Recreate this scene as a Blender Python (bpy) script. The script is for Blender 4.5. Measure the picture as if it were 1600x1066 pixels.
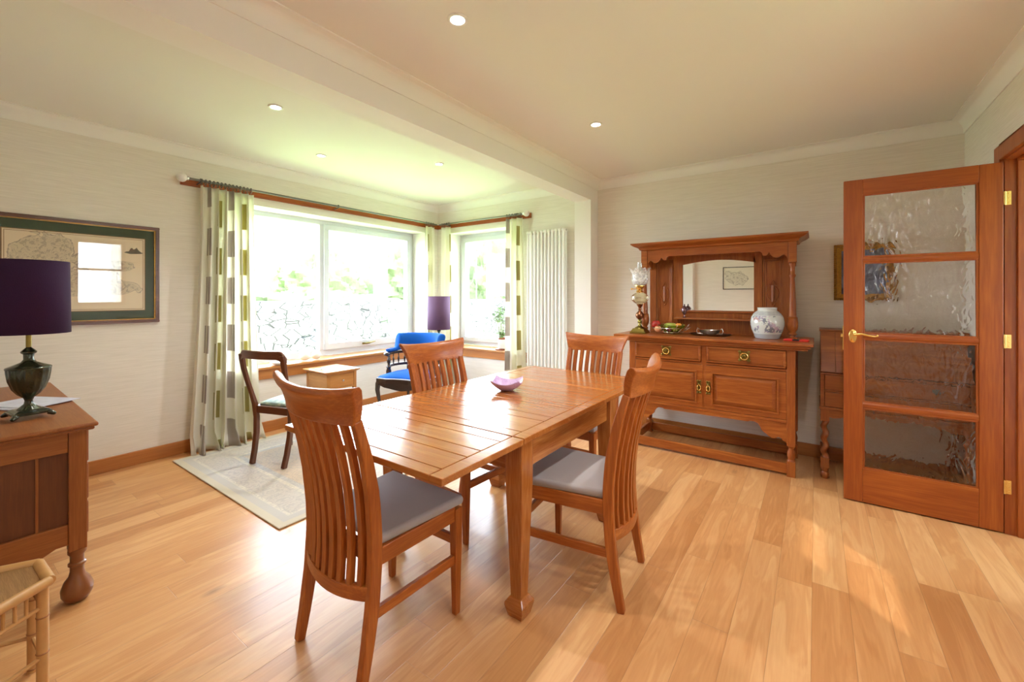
import bpy, bmesh, math, random
from mathutils import Vector, Matrix
PI = math.pi
random.seed(7)
C = bpy.context.scene.collection
for o in list(bpy.data.objects): bpy.data.objects.remove(o)

# ------------------------------------------------------------------ camera, world, sun, exposure
cd = bpy.data.cameras.new('camera'); cam = bpy.data.objects.new('camera', cd); C.objects.link(cam)
cam.location = (0, 0, 1.265); cam.rotation_euler = (PI/2, 0, math.radians(35.5))
cd.sensor_width = 36; cd.lens = 666/1600*36; cd.shift_y = -70/1600; cd.clip_start = .02
bpy.context.scene.camera = cam
vs = bpy.context.scene.view_settings
vs.view_transform = 'Standard'; vs.look = 'None'; vs.gamma = 1; vs.use_curve_mapping = False
vs.exposure = 1.93
bpy.context.scene.cycles.max_bounces = 14
bpy.context.scene.cycles.diffuse_bounces = 8
bpy.context.scene.cycles.transmission_bounces = 10
bpy.context.scene.cycles.transparent_max_bounces = 12
bpy.context.scene.cycles.sample_clamp_indirect = 12

W = bpy.data.worlds.new('sky'); bpy.context.scene.world = W; W.use_nodes = True
wn = W.node_tree.nodes; wl = W.node_tree.links
bg = wn['Background']; bg.inputs['Strength'].default_value = 6.1
tc = wn.new('ShaderNodeTexCoord'); sx = wn.new('ShaderNodeSeparateXYZ'); wl.new(tc.outputs['Generated'], sx.inputs[0])
cr = wn.new('ShaderNodeValToRGB'); wl.new(sx.outputs['Z'], cr.inputs[0])
cr.color_ramp.elements[0].position = 0.0; cr.color_ramp.elements[0].color = (.90, .95, 1, 1)
cr.color_ramp.elements[1].position = .7; cr.color_ramp.elements[1].color = (.60, .78, 1, 1)
wl.new(cr.outputs[0], bg.inputs['Color'])

def sun():
    l = bpy.data.lights.new('sun', 'SUN'); l.energy = 1.7; l.angle = .02; l.color = (1, .95, .86)
    o = bpy.data.objects.new('sun', l); C.objects.link(o)
    o.rotation_euler = Vector((.45, -.5, .95)).to_track_quat('Z', 'Y').to_euler(); o.location = (3, -4, 8)
sun()
def portal(loc, rot, sx_, sy_):
    l = bpy.data.lights.new('portal', 'AREA'); l.shape = 'RECTANGLE'; l.size = sx_; l.size_y = sy_
    l.cycles.is_portal = True
    o = bpy.data.objects.new('portal', l); C.objects.link(o); o.location = loc; o.rotation_euler = rot
portal((-4.50, 2.72, 1.35), (0, -PI/2, 0), 1.5, 2.34)
portal((-3.39, 4.45, 1.35), (-PI/2, 0, 0), 1.2, 1.5)
portal((.95, 1.7, 1.66), (0, PI/2, 0), .9, .5)

# ------------------------------------------------------------------ materials
def nt(name):
    m = bpy.data.materials.new(name); m.use_nodes = True
    return m, m.node_tree.nodes, m.node_tree.links, m.node_tree.nodes['Principled BSDF']
def rgba(c): return (c[0], c[1], c[2], 1)
def plain(name, col, rough=.5, metal=0, spec=.5, coat=0, bump=0, bscale=200, sub=0, var=.06, emit=None):
    m, n, l, b = nt(name)
    b.inputs['Roughness'].default_value = rough; b.inputs['Metallic'].default_value = metal
    b.inputs['Specular IOR Level'].default_value = spec; b.inputs['Coat Weight'].default_value = coat
    t = n.new('ShaderNodeTexCoord'); nz = n.new('ShaderNodeTexNoise'); nz.inputs['Scale'].default_value = bscale; nz.inputs['Detail'].default_value = 4
    l.new(t.outputs['Object'], nz.inputs['Vector'])
    mx = n.new('ShaderNodeMix'); mx.data_type = 'RGBA'
    mx.inputs[6].default_value = rgba([c*(1-var) for c in col]); mx.inputs[7].default_value = rgba([min(1, c*(1+var)) for c in col])
    l.new(nz.outputs['Fac'], mx.inputs[0]); l.new(mx.outputs[2], b.inputs['Base Color'])
    if bump:
        bp = n.new('ShaderNodeBump'); bp.inputs['Strength'].default_value = bump; bp.inputs['Distance'].default_value = .002
        l.new(nz.outputs['Fac'], bp.inputs['Height']); l.new(bp.outputs[0], b.inputs['Normal'])
    if emit:
        b.inputs['Emission Color'].default_value = rgba(emit[0]); b.inputs['Emission Strength'].default_value = emit[1]
    return m
def wood(name, c1, c2, axis, rough=.38, scale=9, coat=.15, flake=0, contrast=1):
    """grain runs along axis (0,1,2) in object space"""
    m, n, l, b = nt(name)
    t = n.new('ShaderNodeTexCoord'); mp = n.new('ShaderNodeMapping')
    s = [scale, scale, scale]; s[axis] = scale*.09; mp.inputs['Scale'].default_value = s
    l.new(t.outputs['Object'], mp.inputs[0])
    n1 = n.new('ShaderNodeTexNoise'); n1.inputs['Scale'].default_value = 1.4; n1.inputs['Detail'].default_value = 5; n1.inputs['Distortion'].default_value = 1.2
    l.new(mp.outputs[0], n1.inputs['Vector'])
    mu = n.new('ShaderNodeMath'); mu.operation = 'MULTIPLY'; mu.inputs[1].default_value = 9; l.new(n1.outputs['Fac'], mu.inputs[0])
    sn = n.new('ShaderNodeMath'); sn.operation = 'SINE'; l.new(mu.outputs[0], sn.inputs[0])
    mp2 = n.new('ShaderNodeMapping'); s2 = [scale*22]*3; s2[axis] = scale*1.2; mp2.inputs['Scale'].default_value = s2
    l.new(t.outputs['Object'], mp2.inputs[0])
    n2 = n.new('ShaderNodeTexNoise'); n2.inputs['Scale'].default_value = 1; n2.inputs['Detail'].default_value = 3; l.new(mp2.outputs[0], n2.inputs['Vector'])
    a = n.new('ShaderNodeMath'); a.operation = 'MULTIPLY_ADD'; a.inputs[1].default_value = .42*contrast; a.inputs[2].default_value = .5; l.new(sn.outputs[0], a.inputs[0])
    a2 = n.new('ShaderNodeMath'); a2.operation = 'MULTIPLY_ADD'; a2.inputs[1].default_value = 1.3; l.new(n2.outputs['Fac'], a2.inputs[0])
    l.new(a.outputs[0], a2.inputs[2])
    a3 = n.new('ShaderNodeMath'); a3.operation = 'SUBTRACT'; a3.inputs[1].default_value = .65; a3.use_clamp = True; l.new(a2.outputs[0], a3.inputs[0])
    mx = n.new('ShaderNodeMix'); mx.data_type = 'RGBA'; mx.inputs[6].default_value = rgba(c2); mx.inputs[7].default_value = rgba(c1)
    l.new(a3.outputs[0], mx.inputs[0])
    l.new(mx.outputs[2], b.inputs['Base Color'])
    b.inputs['Roughness'].default_value = rough; b.inputs['Coat Weight'].default_value = coat; b.inputs['Coat Roughness'].default_value = .15
    bp = n.new('ShaderNodeBump'); bp.inputs['Strength'].default_value = .12; bp.inputs['Distance'].default_value = .001
    l.new(n2.outputs['Fac'], bp.inputs['Height']); l.new(bp.outputs[0], b.inputs['Normal'])
    return m
def woods(name, c1, c2, **k): return [wood(name+'_'+a, c1, c2, i, **k) for i, a in enumerate('xyz')]

OAK = woods('oak', (.56, .18, .030), (.31, .072, .007), rough=.38)            # dining chairs
TABLE = woods('table_oak', (.56, .23, .058), (.33, .10, .018), rough=.2, coat=.35)
SIDE = woods('sideboard_oak', (.52, .175, .030), (.27, .062, .006), rough=.4)
DARKOAK = woods('bureau_oak', (.44, .14, .028), (.24, .062, .010), rough=.38)
PINE = woods('pine', (.46, .125, .015), (.27, .052, .004), rough=.38, scale=5, coat=.12)
CHEST = woods('chest_oak', (.38, .135, .030), (.25, .072, .012), rough=.45)
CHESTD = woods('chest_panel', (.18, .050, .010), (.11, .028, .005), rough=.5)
MAHOG = woods('mahogany', (.19, .052, .015), (.09, .024, .007), rough=.28, coat=.3)
LIGHTOAK = woods('light_oak', (.58, .28, .085), (.45, .19, .05), rough=.3)
SKIRT = woods('skirting_pine', (.54, .22, .055), (.40, .14, .03), rough=.38, scale=5)
BLACKWOOD = woods('ebonised_wood', (.04, .013, .007), (.018, .007, .004), rough=.25, coat=.4)

def wallpaper():
    m, n, l, b = nt('grasscloth_wallpaper')
    t = n.new('ShaderNodeTexCoord'); mp = n.new('ShaderNodeMapping'); mp.inputs['Scale'].default_value = (5, 5, 170)
    l.new(t.outputs['Object'], mp.inputs[0])
    nz = n.new('ShaderNodeTexNoise'); nz.inputs['Scale'].default_value = 1; nz.inputs['Detail'].default_value = 6; nz.inputs['Roughness'].default_value = .65
    l.new(mp.outputs[0], nz.inputs['Vector'])
    cr = n.new('ShaderNodeValToRGB'); e = cr.color_ramp.elements
    e[0].position = .3; e[0].color = (.70, .655, .58, 1); e[1].position = .65; e[1].color = (.81, .765, .695, 1)
    l.new(nz.outputs['Fac'], cr.inputs[0]); l.new(cr.outputs[0], b.inputs['Base Color'])
    b.inputs['Roughness'].default_value = .65; b.inputs['Specular IOR Level'].default_value = .25
    bp = n.new('ShaderNodeBump'); bp.inputs['Strength'].default_value = .25; bp.inputs['Distance'].default_value = .001
    l.new(nz.outputs['Fac'], bp.inputs['Height']); l.new(bp.outputs[0], b.inputs['Normal'])
    return m
PAPER = wallpaper()
CEIL = plain('ceiling_paint', (.80, .775, .72), .7, spec=.2, bscale=3, var=.01)
CORN = plain('cornice_paint', (.84, .82, .775), .55, bscale=3, var=.01)
PAINT = plain('pale_paint', (.82, .80, .76), .6, bscale=3, var=.01)
UPVC = plain('white_upvc', (.62, .645, .69), .4, bscale=4, var=.01)
BRASS = plain('brass', (.85, .56, .18), .22, 1, var=.1, bscale=30)
OLDBRASS = plain('antique_brass', (.25, .19, .05), .32, 1, var=.3, bscale=60)
STEEL = plain('dark_steel', (.20, .19, .18), .3, 1, var=.1)
CHROME = plain('chrome', (.75, .75, .76), .12, 1, var=.03)
SILVER = plain('old_silver', (.42, .37, .35), .28, 1, var=.3, bscale=60)
COPPER = plain('copper', (.24, .10, .05), .35, 1, var=.25, bscale=50)

def floor_mat():
    m, n, l, b = nt('oak_floorboards')
    def M(op, a, b_=None, c=None, clamp=False):
        x = n.new('ShaderNodeMath'); x.operation = op; x.use_clamp = clamp
        for i, v in enumerate((a, b_, c)):
            if v is None: continue
            if isinstance(v, (int, float)): x.inputs[i].default_value = v
            else: l.new(v, x.inputs[i])
        return x.outputs[0]
    t = n.new('ShaderNodeTexCoord'); s = n.new('ShaderNodeSeparateXYZ'); l.new(t.outputs['Object'], s.inputs[0])
    w = .127; L = 1.15
    xr = M('DIVIDE', M('ADD', s.outputs['X'], .649), w); row = M('FLOOR', xr); fx = M('FRACT', xr)
    wn1 = n.new('ShaderNodeTexWhiteNoise'); wn1.noise_dimensions = '1D'; l.new(row, wn1.inputs['W'])
    yr = M('ADD', M('DIVIDE', s.outputs['Y'], L), M('MULTIPLY', wn1.outputs['Value'], 7.3)); idx = M('FLOOR', yr); fy = M('FRACT', yr)
    cv = n.new('ShaderNodeCombineXYZ'); l.new(row, cv.inputs[0]); l.new(idx, cv.inputs[1])
    wn2 = n.new('ShaderNodeTexWhiteNoise'); wn2.noise_dimensions = '2D'; l.new(cv.outputs[0], wn2.inputs['Vector'])
    r = wn2.outputs['Value']
    # grain coords
    cg = n.new('ShaderNodeCombineXYZ'); l.new(M('MULTIPLY', s.outputs['X'], 14), cg.inputs[0])
    l.new(M('MULTIPLY', s.outputs['Y'], 1.6), cg.inputs[1]); l.new(M('MULTIPLY', r, 40), cg.inputs[2])
    n1 = n.new('ShaderNodeTexNoise'); n1.inputs['Scale'].default_value = 1; n1.inputs['Detail'].default_value = 5; n1.inputs['Distortion'].default_value = 1.0
    l.new(cg.outputs[0], n1.inputs['Vector'])
    rings = M('SINE', M('MULTIPLY', n1.outputs['Fac'], 34))
    cg2 = n.new('ShaderNodeCombineXYZ'); l.new(M('MULTIPLY', s.outputs['X'], 150), cg2.inputs[0])
    l.new(M('MULTIPLY', s.outputs['Y'], 6), cg2.inputs[1]); l.new(M('MULTIPLY', r, 40), cg2.inputs[2])
    n2 = n.new('ShaderNodeTexNoise'); n2.inputs['Scale'].default_value = 1; n2.inputs['Detail'].default_value = 3; l.new(cg2.outputs[0], n2.inputs['Vector'])
    cr = n.new('ShaderNodeValToRGB'); e = cr.color_ramp.elements; e[0].position = 0; e[0].color = (.44, .185, .060, 1); e[1].position = 1; e[1].color = (.67, .375, .160, 1)
    x = cr.color_ramp.elements.new(.5); x.color = (.56, .270, .100, 1)
    v = M('ADD', M('MULTIPLY_ADD', r, .8, .1), M('MULTIPLY', rings, .13)); v = M('ADD', v, M('MULTIPLY', M('SUBTRACT', n2.outputs['Fac'], .5), .45))
    v = M('ADD', v, M('MULTIPLY', M('SUBTRACT', n1.outputs['Fac'], .5), 1.3))
    l.new(M('MULTIPLY_ADD', v, .85, .08, clamp=True), cr.inputs[0])
    # knots
    ck = n.new('ShaderNodeCombineXYZ'); l.new(M('MULTIPLY', s.outputs['X'], 3.2), ck.inputs[0]); l.new(M('MULTIPLY', s.outputs['Y'], 1.5), ck.inputs[1]); l.new(r, ck.inputs[2])
    vo = n.new('ShaderNodeTexVoronoi'); vo.inputs['Scale'].default_value = 1; l.new(ck.outputs[0], vo.inputs['Vector'])
    kn = M('SUBTRACT', 1, M('MULTIPLY', M('ADD', vo.outputs['Distance'], M('MULTIPLY', n2.outputs['Fac'], .05)), 9), clamp=True)
    # seams
    ex = M('MINIMUM', fx, M('SUBTRACT', 1, fx)); ey = M('MULTIPLY', M('MINIMUM', fy, M('SUBTRACT', 1, fy)), L/w)
    ed = M('MINIMUM', ex, ey); seam = M('SUBTRACT', 1, M('MULTIPLY', ed, 90), clamp=True)
    dk = M('MAXIMUM', M('MULTIPLY', kn, .75), M('MULTIPLY', seam, .45))
    mx = n.new('ShaderNodeMix'); mx.data_type = 'RGBA'; l.new(dk, mx.inputs[0]); l.new(cr.outputs[0], mx.inputs[6]); mx.inputs[7].default_value = (.12, .05, .02, 1)
    l.new(mx.outputs[2], b.inputs['Base Color'])
    l.new(M('MULTIPLY_ADD', n1.outputs['Fac'], .12, .30), b.inputs['Roughness'])
    b.inputs['Coat Weight'].default_value = .2; b.inputs['Coat Roughness'].default_value = .2
    bp = n.new('ShaderNodeBump'); bp.inputs['Strength'].default_value = .35; bp.inputs['Distance'].default_value = .002
    l.new(M('SUBTRACT', M('MULTIPLY', n2.outputs['Fac'], .12), seam), bp.inputs['Height']); l.new(bp.outputs[0], b.inputs['Normal'])
    return m
FLOOR = floor_mat()

def clear_glass(name='clear_glass', tint=(1, 1, 1), fac=.08, rough=0):
    m = bpy.data.materials.new(name); m.use_nodes = True; n = m.node_tree.nodes; l = m.node_tree.links; n.clear()
    o = n.new('ShaderNodeOutputMaterial'); mx = n.new('ShaderNodeMixShader'); tr = n.new('ShaderNodeBsdfTransparent'); gl = n.new('ShaderNodeBsdfGlossy')
    fr = n.new('ShaderNodeFresnel'); ge = n.new('ShaderNodeNewGeometry'); ior = n.new('ShaderNodeMapRange')   # leaving the pane uses the inverse index
    ior.inputs['To Min'].default_value = 1.45; ior.inputs['To Max'].default_value = 1/1.45; l.new(ge.outputs['Backfacing'], ior.inputs[0]); l.new(ior.outputs[0], fr.inputs[0])
    tr.inputs[0].default_value = rgba(tint); gl.inputs['Roughness'].default_value = rough
    l.new(fr.outputs[0], mx.inputs[0])
    l.new(tr.outputs[0], mx.inputs[1]); l.new(gl.outputs[0], mx.inputs[2]); l.new(mx.outputs[0], o.inputs[0])
    return m
GLASS = clear_glass()
def ripple_glass():
    m, n, l, b = nt('rippled_glass')
    b.inputs['Transmission Weight'].default_value = 1; b.inputs['Roughness'].default_value = .0; b.inputs['IOR'].default_value = 1.45
    b.inputs['Base Color'].default_value = (.97, .98, .97, 1)
    t = n.new('ShaderNodeTexCoord'); mp = n.new('ShaderNodeMapping'); mp.inputs['Scale'].default_value = (20, 20, 10); l.new(t.outputs['Object'], mp.inputs[0])
    nz = n.new('ShaderNodeTexNoise'); nz.inputs['Scale'].default_value = 1; nz.inputs['Detail'].default_value = 1.0; nz.inputs['Distortion'].default_value = 1.2; l.new(mp.outputs[0], nz.inputs['Vector'])
    bp = n.new('ShaderNodeBump'); bp.inputs['Strength'].default_value = 1; bp.inputs['Distance'].default_value = .007
    l.new(nz.outputs['Fac'], bp.inputs['Height']); l.new(bp.outputs[0], b.inputs['Normal'])
    return m
RIPPLE = ripple_glass()
def ripple_bright():
    m = ripple_glass(); m.name = 'rippled_window_glass'; n = m.node_tree.nodes; l = m.node_tree.links
    tr = n.new('ShaderNodeBsdfTransparent'); mx = n.new('ShaderNodeMixShader'); mx.inputs[0].default_value = .55
    l.new(n['Principled BSDF'].outputs[0], mx.inputs[1]); l.new(tr.outputs[0], mx.inputs[2]); l.new(mx.outputs[0], n['Material Output'].inputs[0])
    return m
RIPPLE2 = ripple_bright()
def real_glass(name, col, rough=.02):
    m, n, l, b = nt(name); b.inputs['Transmission Weight'].default_value = .95; b.inputs['Roughness'].default_value = rough
    b.inputs['Base Color'].default_value = rgba(col); b.inputs['IOR'].default_value = 1.45
    t = n.new('ShaderNodeTexCoord'); nz = n.new('ShaderNodeTexNoise'); nz.inputs['Scale'].default_value = 80
    l.new(t.outputs['Object'], nz.inputs['Vector']); bp = n.new('ShaderNodeBump'); bp.inputs['Strength'].default_value = .15; bp.inputs['Distance'].default_value = .001
    l.new(nz.outputs['Fac'], bp.inputs['Height']); l.new(bp.outputs[0], b.inputs['Normal'])
    return m
LAMPGLASS = clear_glass('lamp_glass', (.93, .95, .93))
def frosted():
    m, n, l, b = nt('etched_glass'); b.inputs['Base Color'].default_value = (.85, .87, .86, 1); b.inputs['Roughness'].default_value = .15
    b.inputs['Alpha'].default_value = .42
    t = n.new('ShaderNodeTexCoord'); nz = n.new('ShaderNodeTexNoise'); nz.inputs['Scale'].default_value = 60; l.new(t.outputs['Object'], nz.inputs['Vector'])
    r = n.new('ShaderNodeMapRange'); r.inputs['From Min'].default_value = .35; r.inputs['From Max'].default_value = .65; r.inputs['To Min'].default_value = .2; r.inputs['To Max'].default_value = .7
    l.new(nz.outputs['Fac'], r.inputs[0]); l.new(r.outputs[0], b.inputs['Alpha'])
    return m
ETCHED = frosted()
def mirror_mat():
    m, n, l, b = nt('mirror_silvering'); b.inputs['Metallic'].default_value = 1; b.inputs['Roughness'].default_value = .008
    b.inputs['Base Color'].default_value = (.93, .94, .92, 1)
    t = n.new('ShaderNodeTexCoord'); nz = n.new('ShaderNodeTexNoise'); nz.inputs['Scale'].default_value = 2
    l.new(t.outputs['Object'], nz.inputs['Vector']); r = n.new('ShaderNodeMapRange'); r.inputs['To Min'].default_value = .004; r.inputs['To Max'].default_value = .012
    l.new(nz.outputs['Fac'], r.inputs[0]); l.new(r.outputs[0], b.inputs['Roughness'])
    return m
MIRROR = mirror_mat()
def velvet(name, col, sheen=.6, rough=.85, bs=500):
    m = plain(name, col, rough, bump=.3, bscale=bs, spec=.2); b = m.node_tree.nodes['Principled BSDF']
    b.inputs['Sheen Weight'].default_value = sheen; b.inputs['Sheen Roughness'].default_value = .4; b.inputs['Sheen Tint'].default_value = rgba([min(1, c*1.6+.1) for c in col])
    return m
SEATCLOTH = velvet('taupe_seat_cloth', (.36, .325, .32), .3)
BLUE = velvet('blue_velvet', (.003, .075, .34), .3)
PURPLE = velvet('purple_shade_cloth', (.034, .011, .044), .2, bs=300)
def shade_lit(name, col, tr):
    m, n, l, b = nt(name); b.inputs['Base Color'].default_value = rgba(col); b.inputs['Roughness'].default_value = .8
    t = n.new('ShaderNodeBsdfTranslucent'); t.inputs[0].default_value = rgba(tr); mx = n.new('ShaderNodeMixShader'); mx.inputs[0].default_value = .45
    tx = n.new('ShaderNodeTexCoord'); nz = n.new('ShaderNodeTexNoise'); nz.inputs['Scale'].default_value = 400; l.new(tx.outputs['Object'], nz.inputs['Vector'])
    bp = n.new('ShaderNodeBump'); bp.inputs['Strength'].default_value = .2; bp.inputs['Distance'].default_value = .001; l.new(nz.outputs['Fac'], bp.inputs['Height']); l.new(bp.outputs[0], b.inputs['Normal'])
    o = n['Material Output']; l.new(b.outputs[0], mx.inputs[1]); l.new(t.outputs[0], mx.inputs[2]); l.new(mx.outputs[0], o.inputs[0])
    return m
MAUVE = shade_lit('mauve_shade_cloth', (.20, .10, .19), (.16, .08, .15))

def curtain_mat():
    m, n, l, b = nt('patterned_curtain')
    def M(op, a, b_=None, c=None, clamp=False):
        x = n.new('ShaderNodeMath'); x.operation = op; x.use_clamp = clamp
        for i, v in enumerate((a, b_, c)):
            if v is None: continue
            if isinstance(v, (int, float)): x.inputs[i].default_value = v
            else: l.new(v, x.inputs[i])
        return x.outputs[0]
    t = n.new('ShaderNodeUVMap'); s = n.new('ShaderNodeSeparateXYZ'); l.new(t.outputs[0], s.inputs[0])
    col = M('DIVIDE', s.outputs[0], .15); ci = M('FLOOR', col); fc = M('FRACT', col)
    par = M('MODULO', ci, 2)
    yy = M('ADD', M('DIVIDE', s.outputs[1], .40), M('MULTIPLY', par, .38)); fy = M('FRACT', yy)
    inx = M('MULTIPLY', M('GREATER_THAN', fc, .32), M('LESS_THAN', fc, .68))
    iny = M('LESS_THAN', fy, .56)
    rect = M('MULTIPLY', inx, iny)
    # cream pale stripes behind alternate columns
    c0 = n.new('ShaderNodeMix'); c0.data_type = 'RGBA'; c0.inputs[6].default_value = (.93, .91, .84, 1); c0.inputs[7].default_value = (.90, .89, .77, 1); l.new(par, c0.inputs[0])
    c1 = n.new('ShaderNodeMix'); c1.data_type = 'RGBA'; c1.inputs[6].default_value = (.50, .44, .39, 1); c1.inputs[7].default_value = (.47, .41, .15, 1); l.new(par, c1.inputs[0])
    mx = n.new('ShaderNodeMix'); mx.data_type = 'RGBA'; l.new(rect, mx.inputs[0]); l.new(c0.outputs[2], mx.inputs[6]); l.new(c1.outputs[2], mx.inputs[7])
    l.new(mx.outputs[2], b.inputs['Base Color']); b.inputs['Roughness'].default_value = .75; b.inputs['Sheen Weight'].default_value = .2
    tr = n.new('ShaderNodeBsdfTranslucent'); l.new(mx.outputs[2], tr.inputs[0])
    ms = n.new('ShaderNodeMixShader'); ms.inputs[0].default_value = .42; o = n['Material Output']
    l.new(b.outputs[0], ms.inputs[1]); l.new(tr.outputs[0], ms.inputs[2]); l.new(ms.outputs[0], o.inputs[0])
    return m
CURTAIN = curtain_mat()

def rug_mat(x0, x1, y0, y1):
    m, n, l, b = nt('faded_rug_pile')
    t = n.new('ShaderNodeTexCoord'); s = n.new('ShaderNodeSeparateXYZ'); l.new(t.outputs['Object'], s.inputs[0])
    def M(op, a, b_=None, clamp=False):
        x = n.new('ShaderNodeMath'); x.operation = op; x.use_clamp = clamp
        for i, v in enumerate((a, b_)):
            if v is None: continue
            if isinstance(v, (int, float)): x.inputs[i].default_value = v
            else: l.new(v, x.inputs[i])
        return x.outputs[0]
    d = M('MINIMUM', M('MINIMUM', M('SUBTRACT', s.outputs[0], x0), M('SUBTRACT', x1, s.outputs[0])), M('MINIMUM', M('SUBTRACT', s.outputs[1], y0), M('SUBTRACT', y1, s.outputs[1])))
    cr = n.new('ShaderNodeValToRGB'); cr.color_ramp.interpolation = 'LINEAR'
    e = cr.color_ramp.elements; e[0].position = 0; e[0].color = (.56, .49, .38, 1); e[1].position = 1; e[1].color = (.56, .44, .33, 1)
    for p, c in ((.09, (.56, .49, .38)), (.10, (.49, .45, .41)), (.19, (.49, .45, .41)), (.20, (.60, .54, .45)), (.23, (.60, .54, .45)), (.24, (.52, .46, .40)), (.58, (.52, .46, .40)), (.59, (.62, .55, .44)), (.63, (.62, .55, .44)), (.64, (.49, .45, .41)), (.70, (.49, .45, .41)), (.72, (.56, .44, .33))):
        k = cr.color_ramp.elements.new(p); k.color = rgba(c)
    l.new(M('MULTIPLY', d, 2.0, True), cr.inputs[0])
    vo = n.new('ShaderNodeTexVoronoi'); vo.inputs['Scale'].default_value = 9; vo.feature = 'SMOOTH_F1'; l.new(t.outputs['Object'], vo.inputs['Vector'])
    nz = n.new('ShaderNodeTexNoise'); nz.inputs['Scale'].default_value = 16; nz.inputs['Detail'].default_value = 5; nz.inputs['Distortion'].default_value = 2.5; l.new(t.outputs['Object'], nz.inputs['Vector'])
    pat = M('ABSOLUTE', M('SINE', M('ADD', M('MULTIPLY', vo.outputs['Distance'], 22), M('MULTIPLY', nz.outputs['Fac'], 9))))
    inner = M('GREATER_THAN', d, .1)
    f = M('MULTIPLY', M('MULTIPLY', M('SUBTRACT', 1, pat), .42), inner)
    mx = n.new('ShaderNodeMix'); mx.data_type = 'RGBA'; l.new(f, mx.inputs[0]); l.new(cr.outputs[0], mx.inputs[6]); mx.inputs[7].default_value = (.30, .28, .29, 1)
    l.new(mx.outputs[2], b.inputs['Base Color']); b.inputs['Roughness'].default_value = .95; b.inputs['Specular IOR Level'].default_value = .1
    n3 = n.new('ShaderNodeTexNoise'); n3.inputs['Scale'].default_value = 300; l.new(t.outputs['Object'], n3.inputs['Vector'])
    bp = n.new('ShaderNodeBump'); bp.inputs['Strength'].default_value = .5; bp.inputs['Distance'].default_value = .003; l.new(n3.outputs['Fac'], bp.inputs['Height']); l.new(bp.outputs[0], b.inputs['Normal'])
    return m

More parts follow.
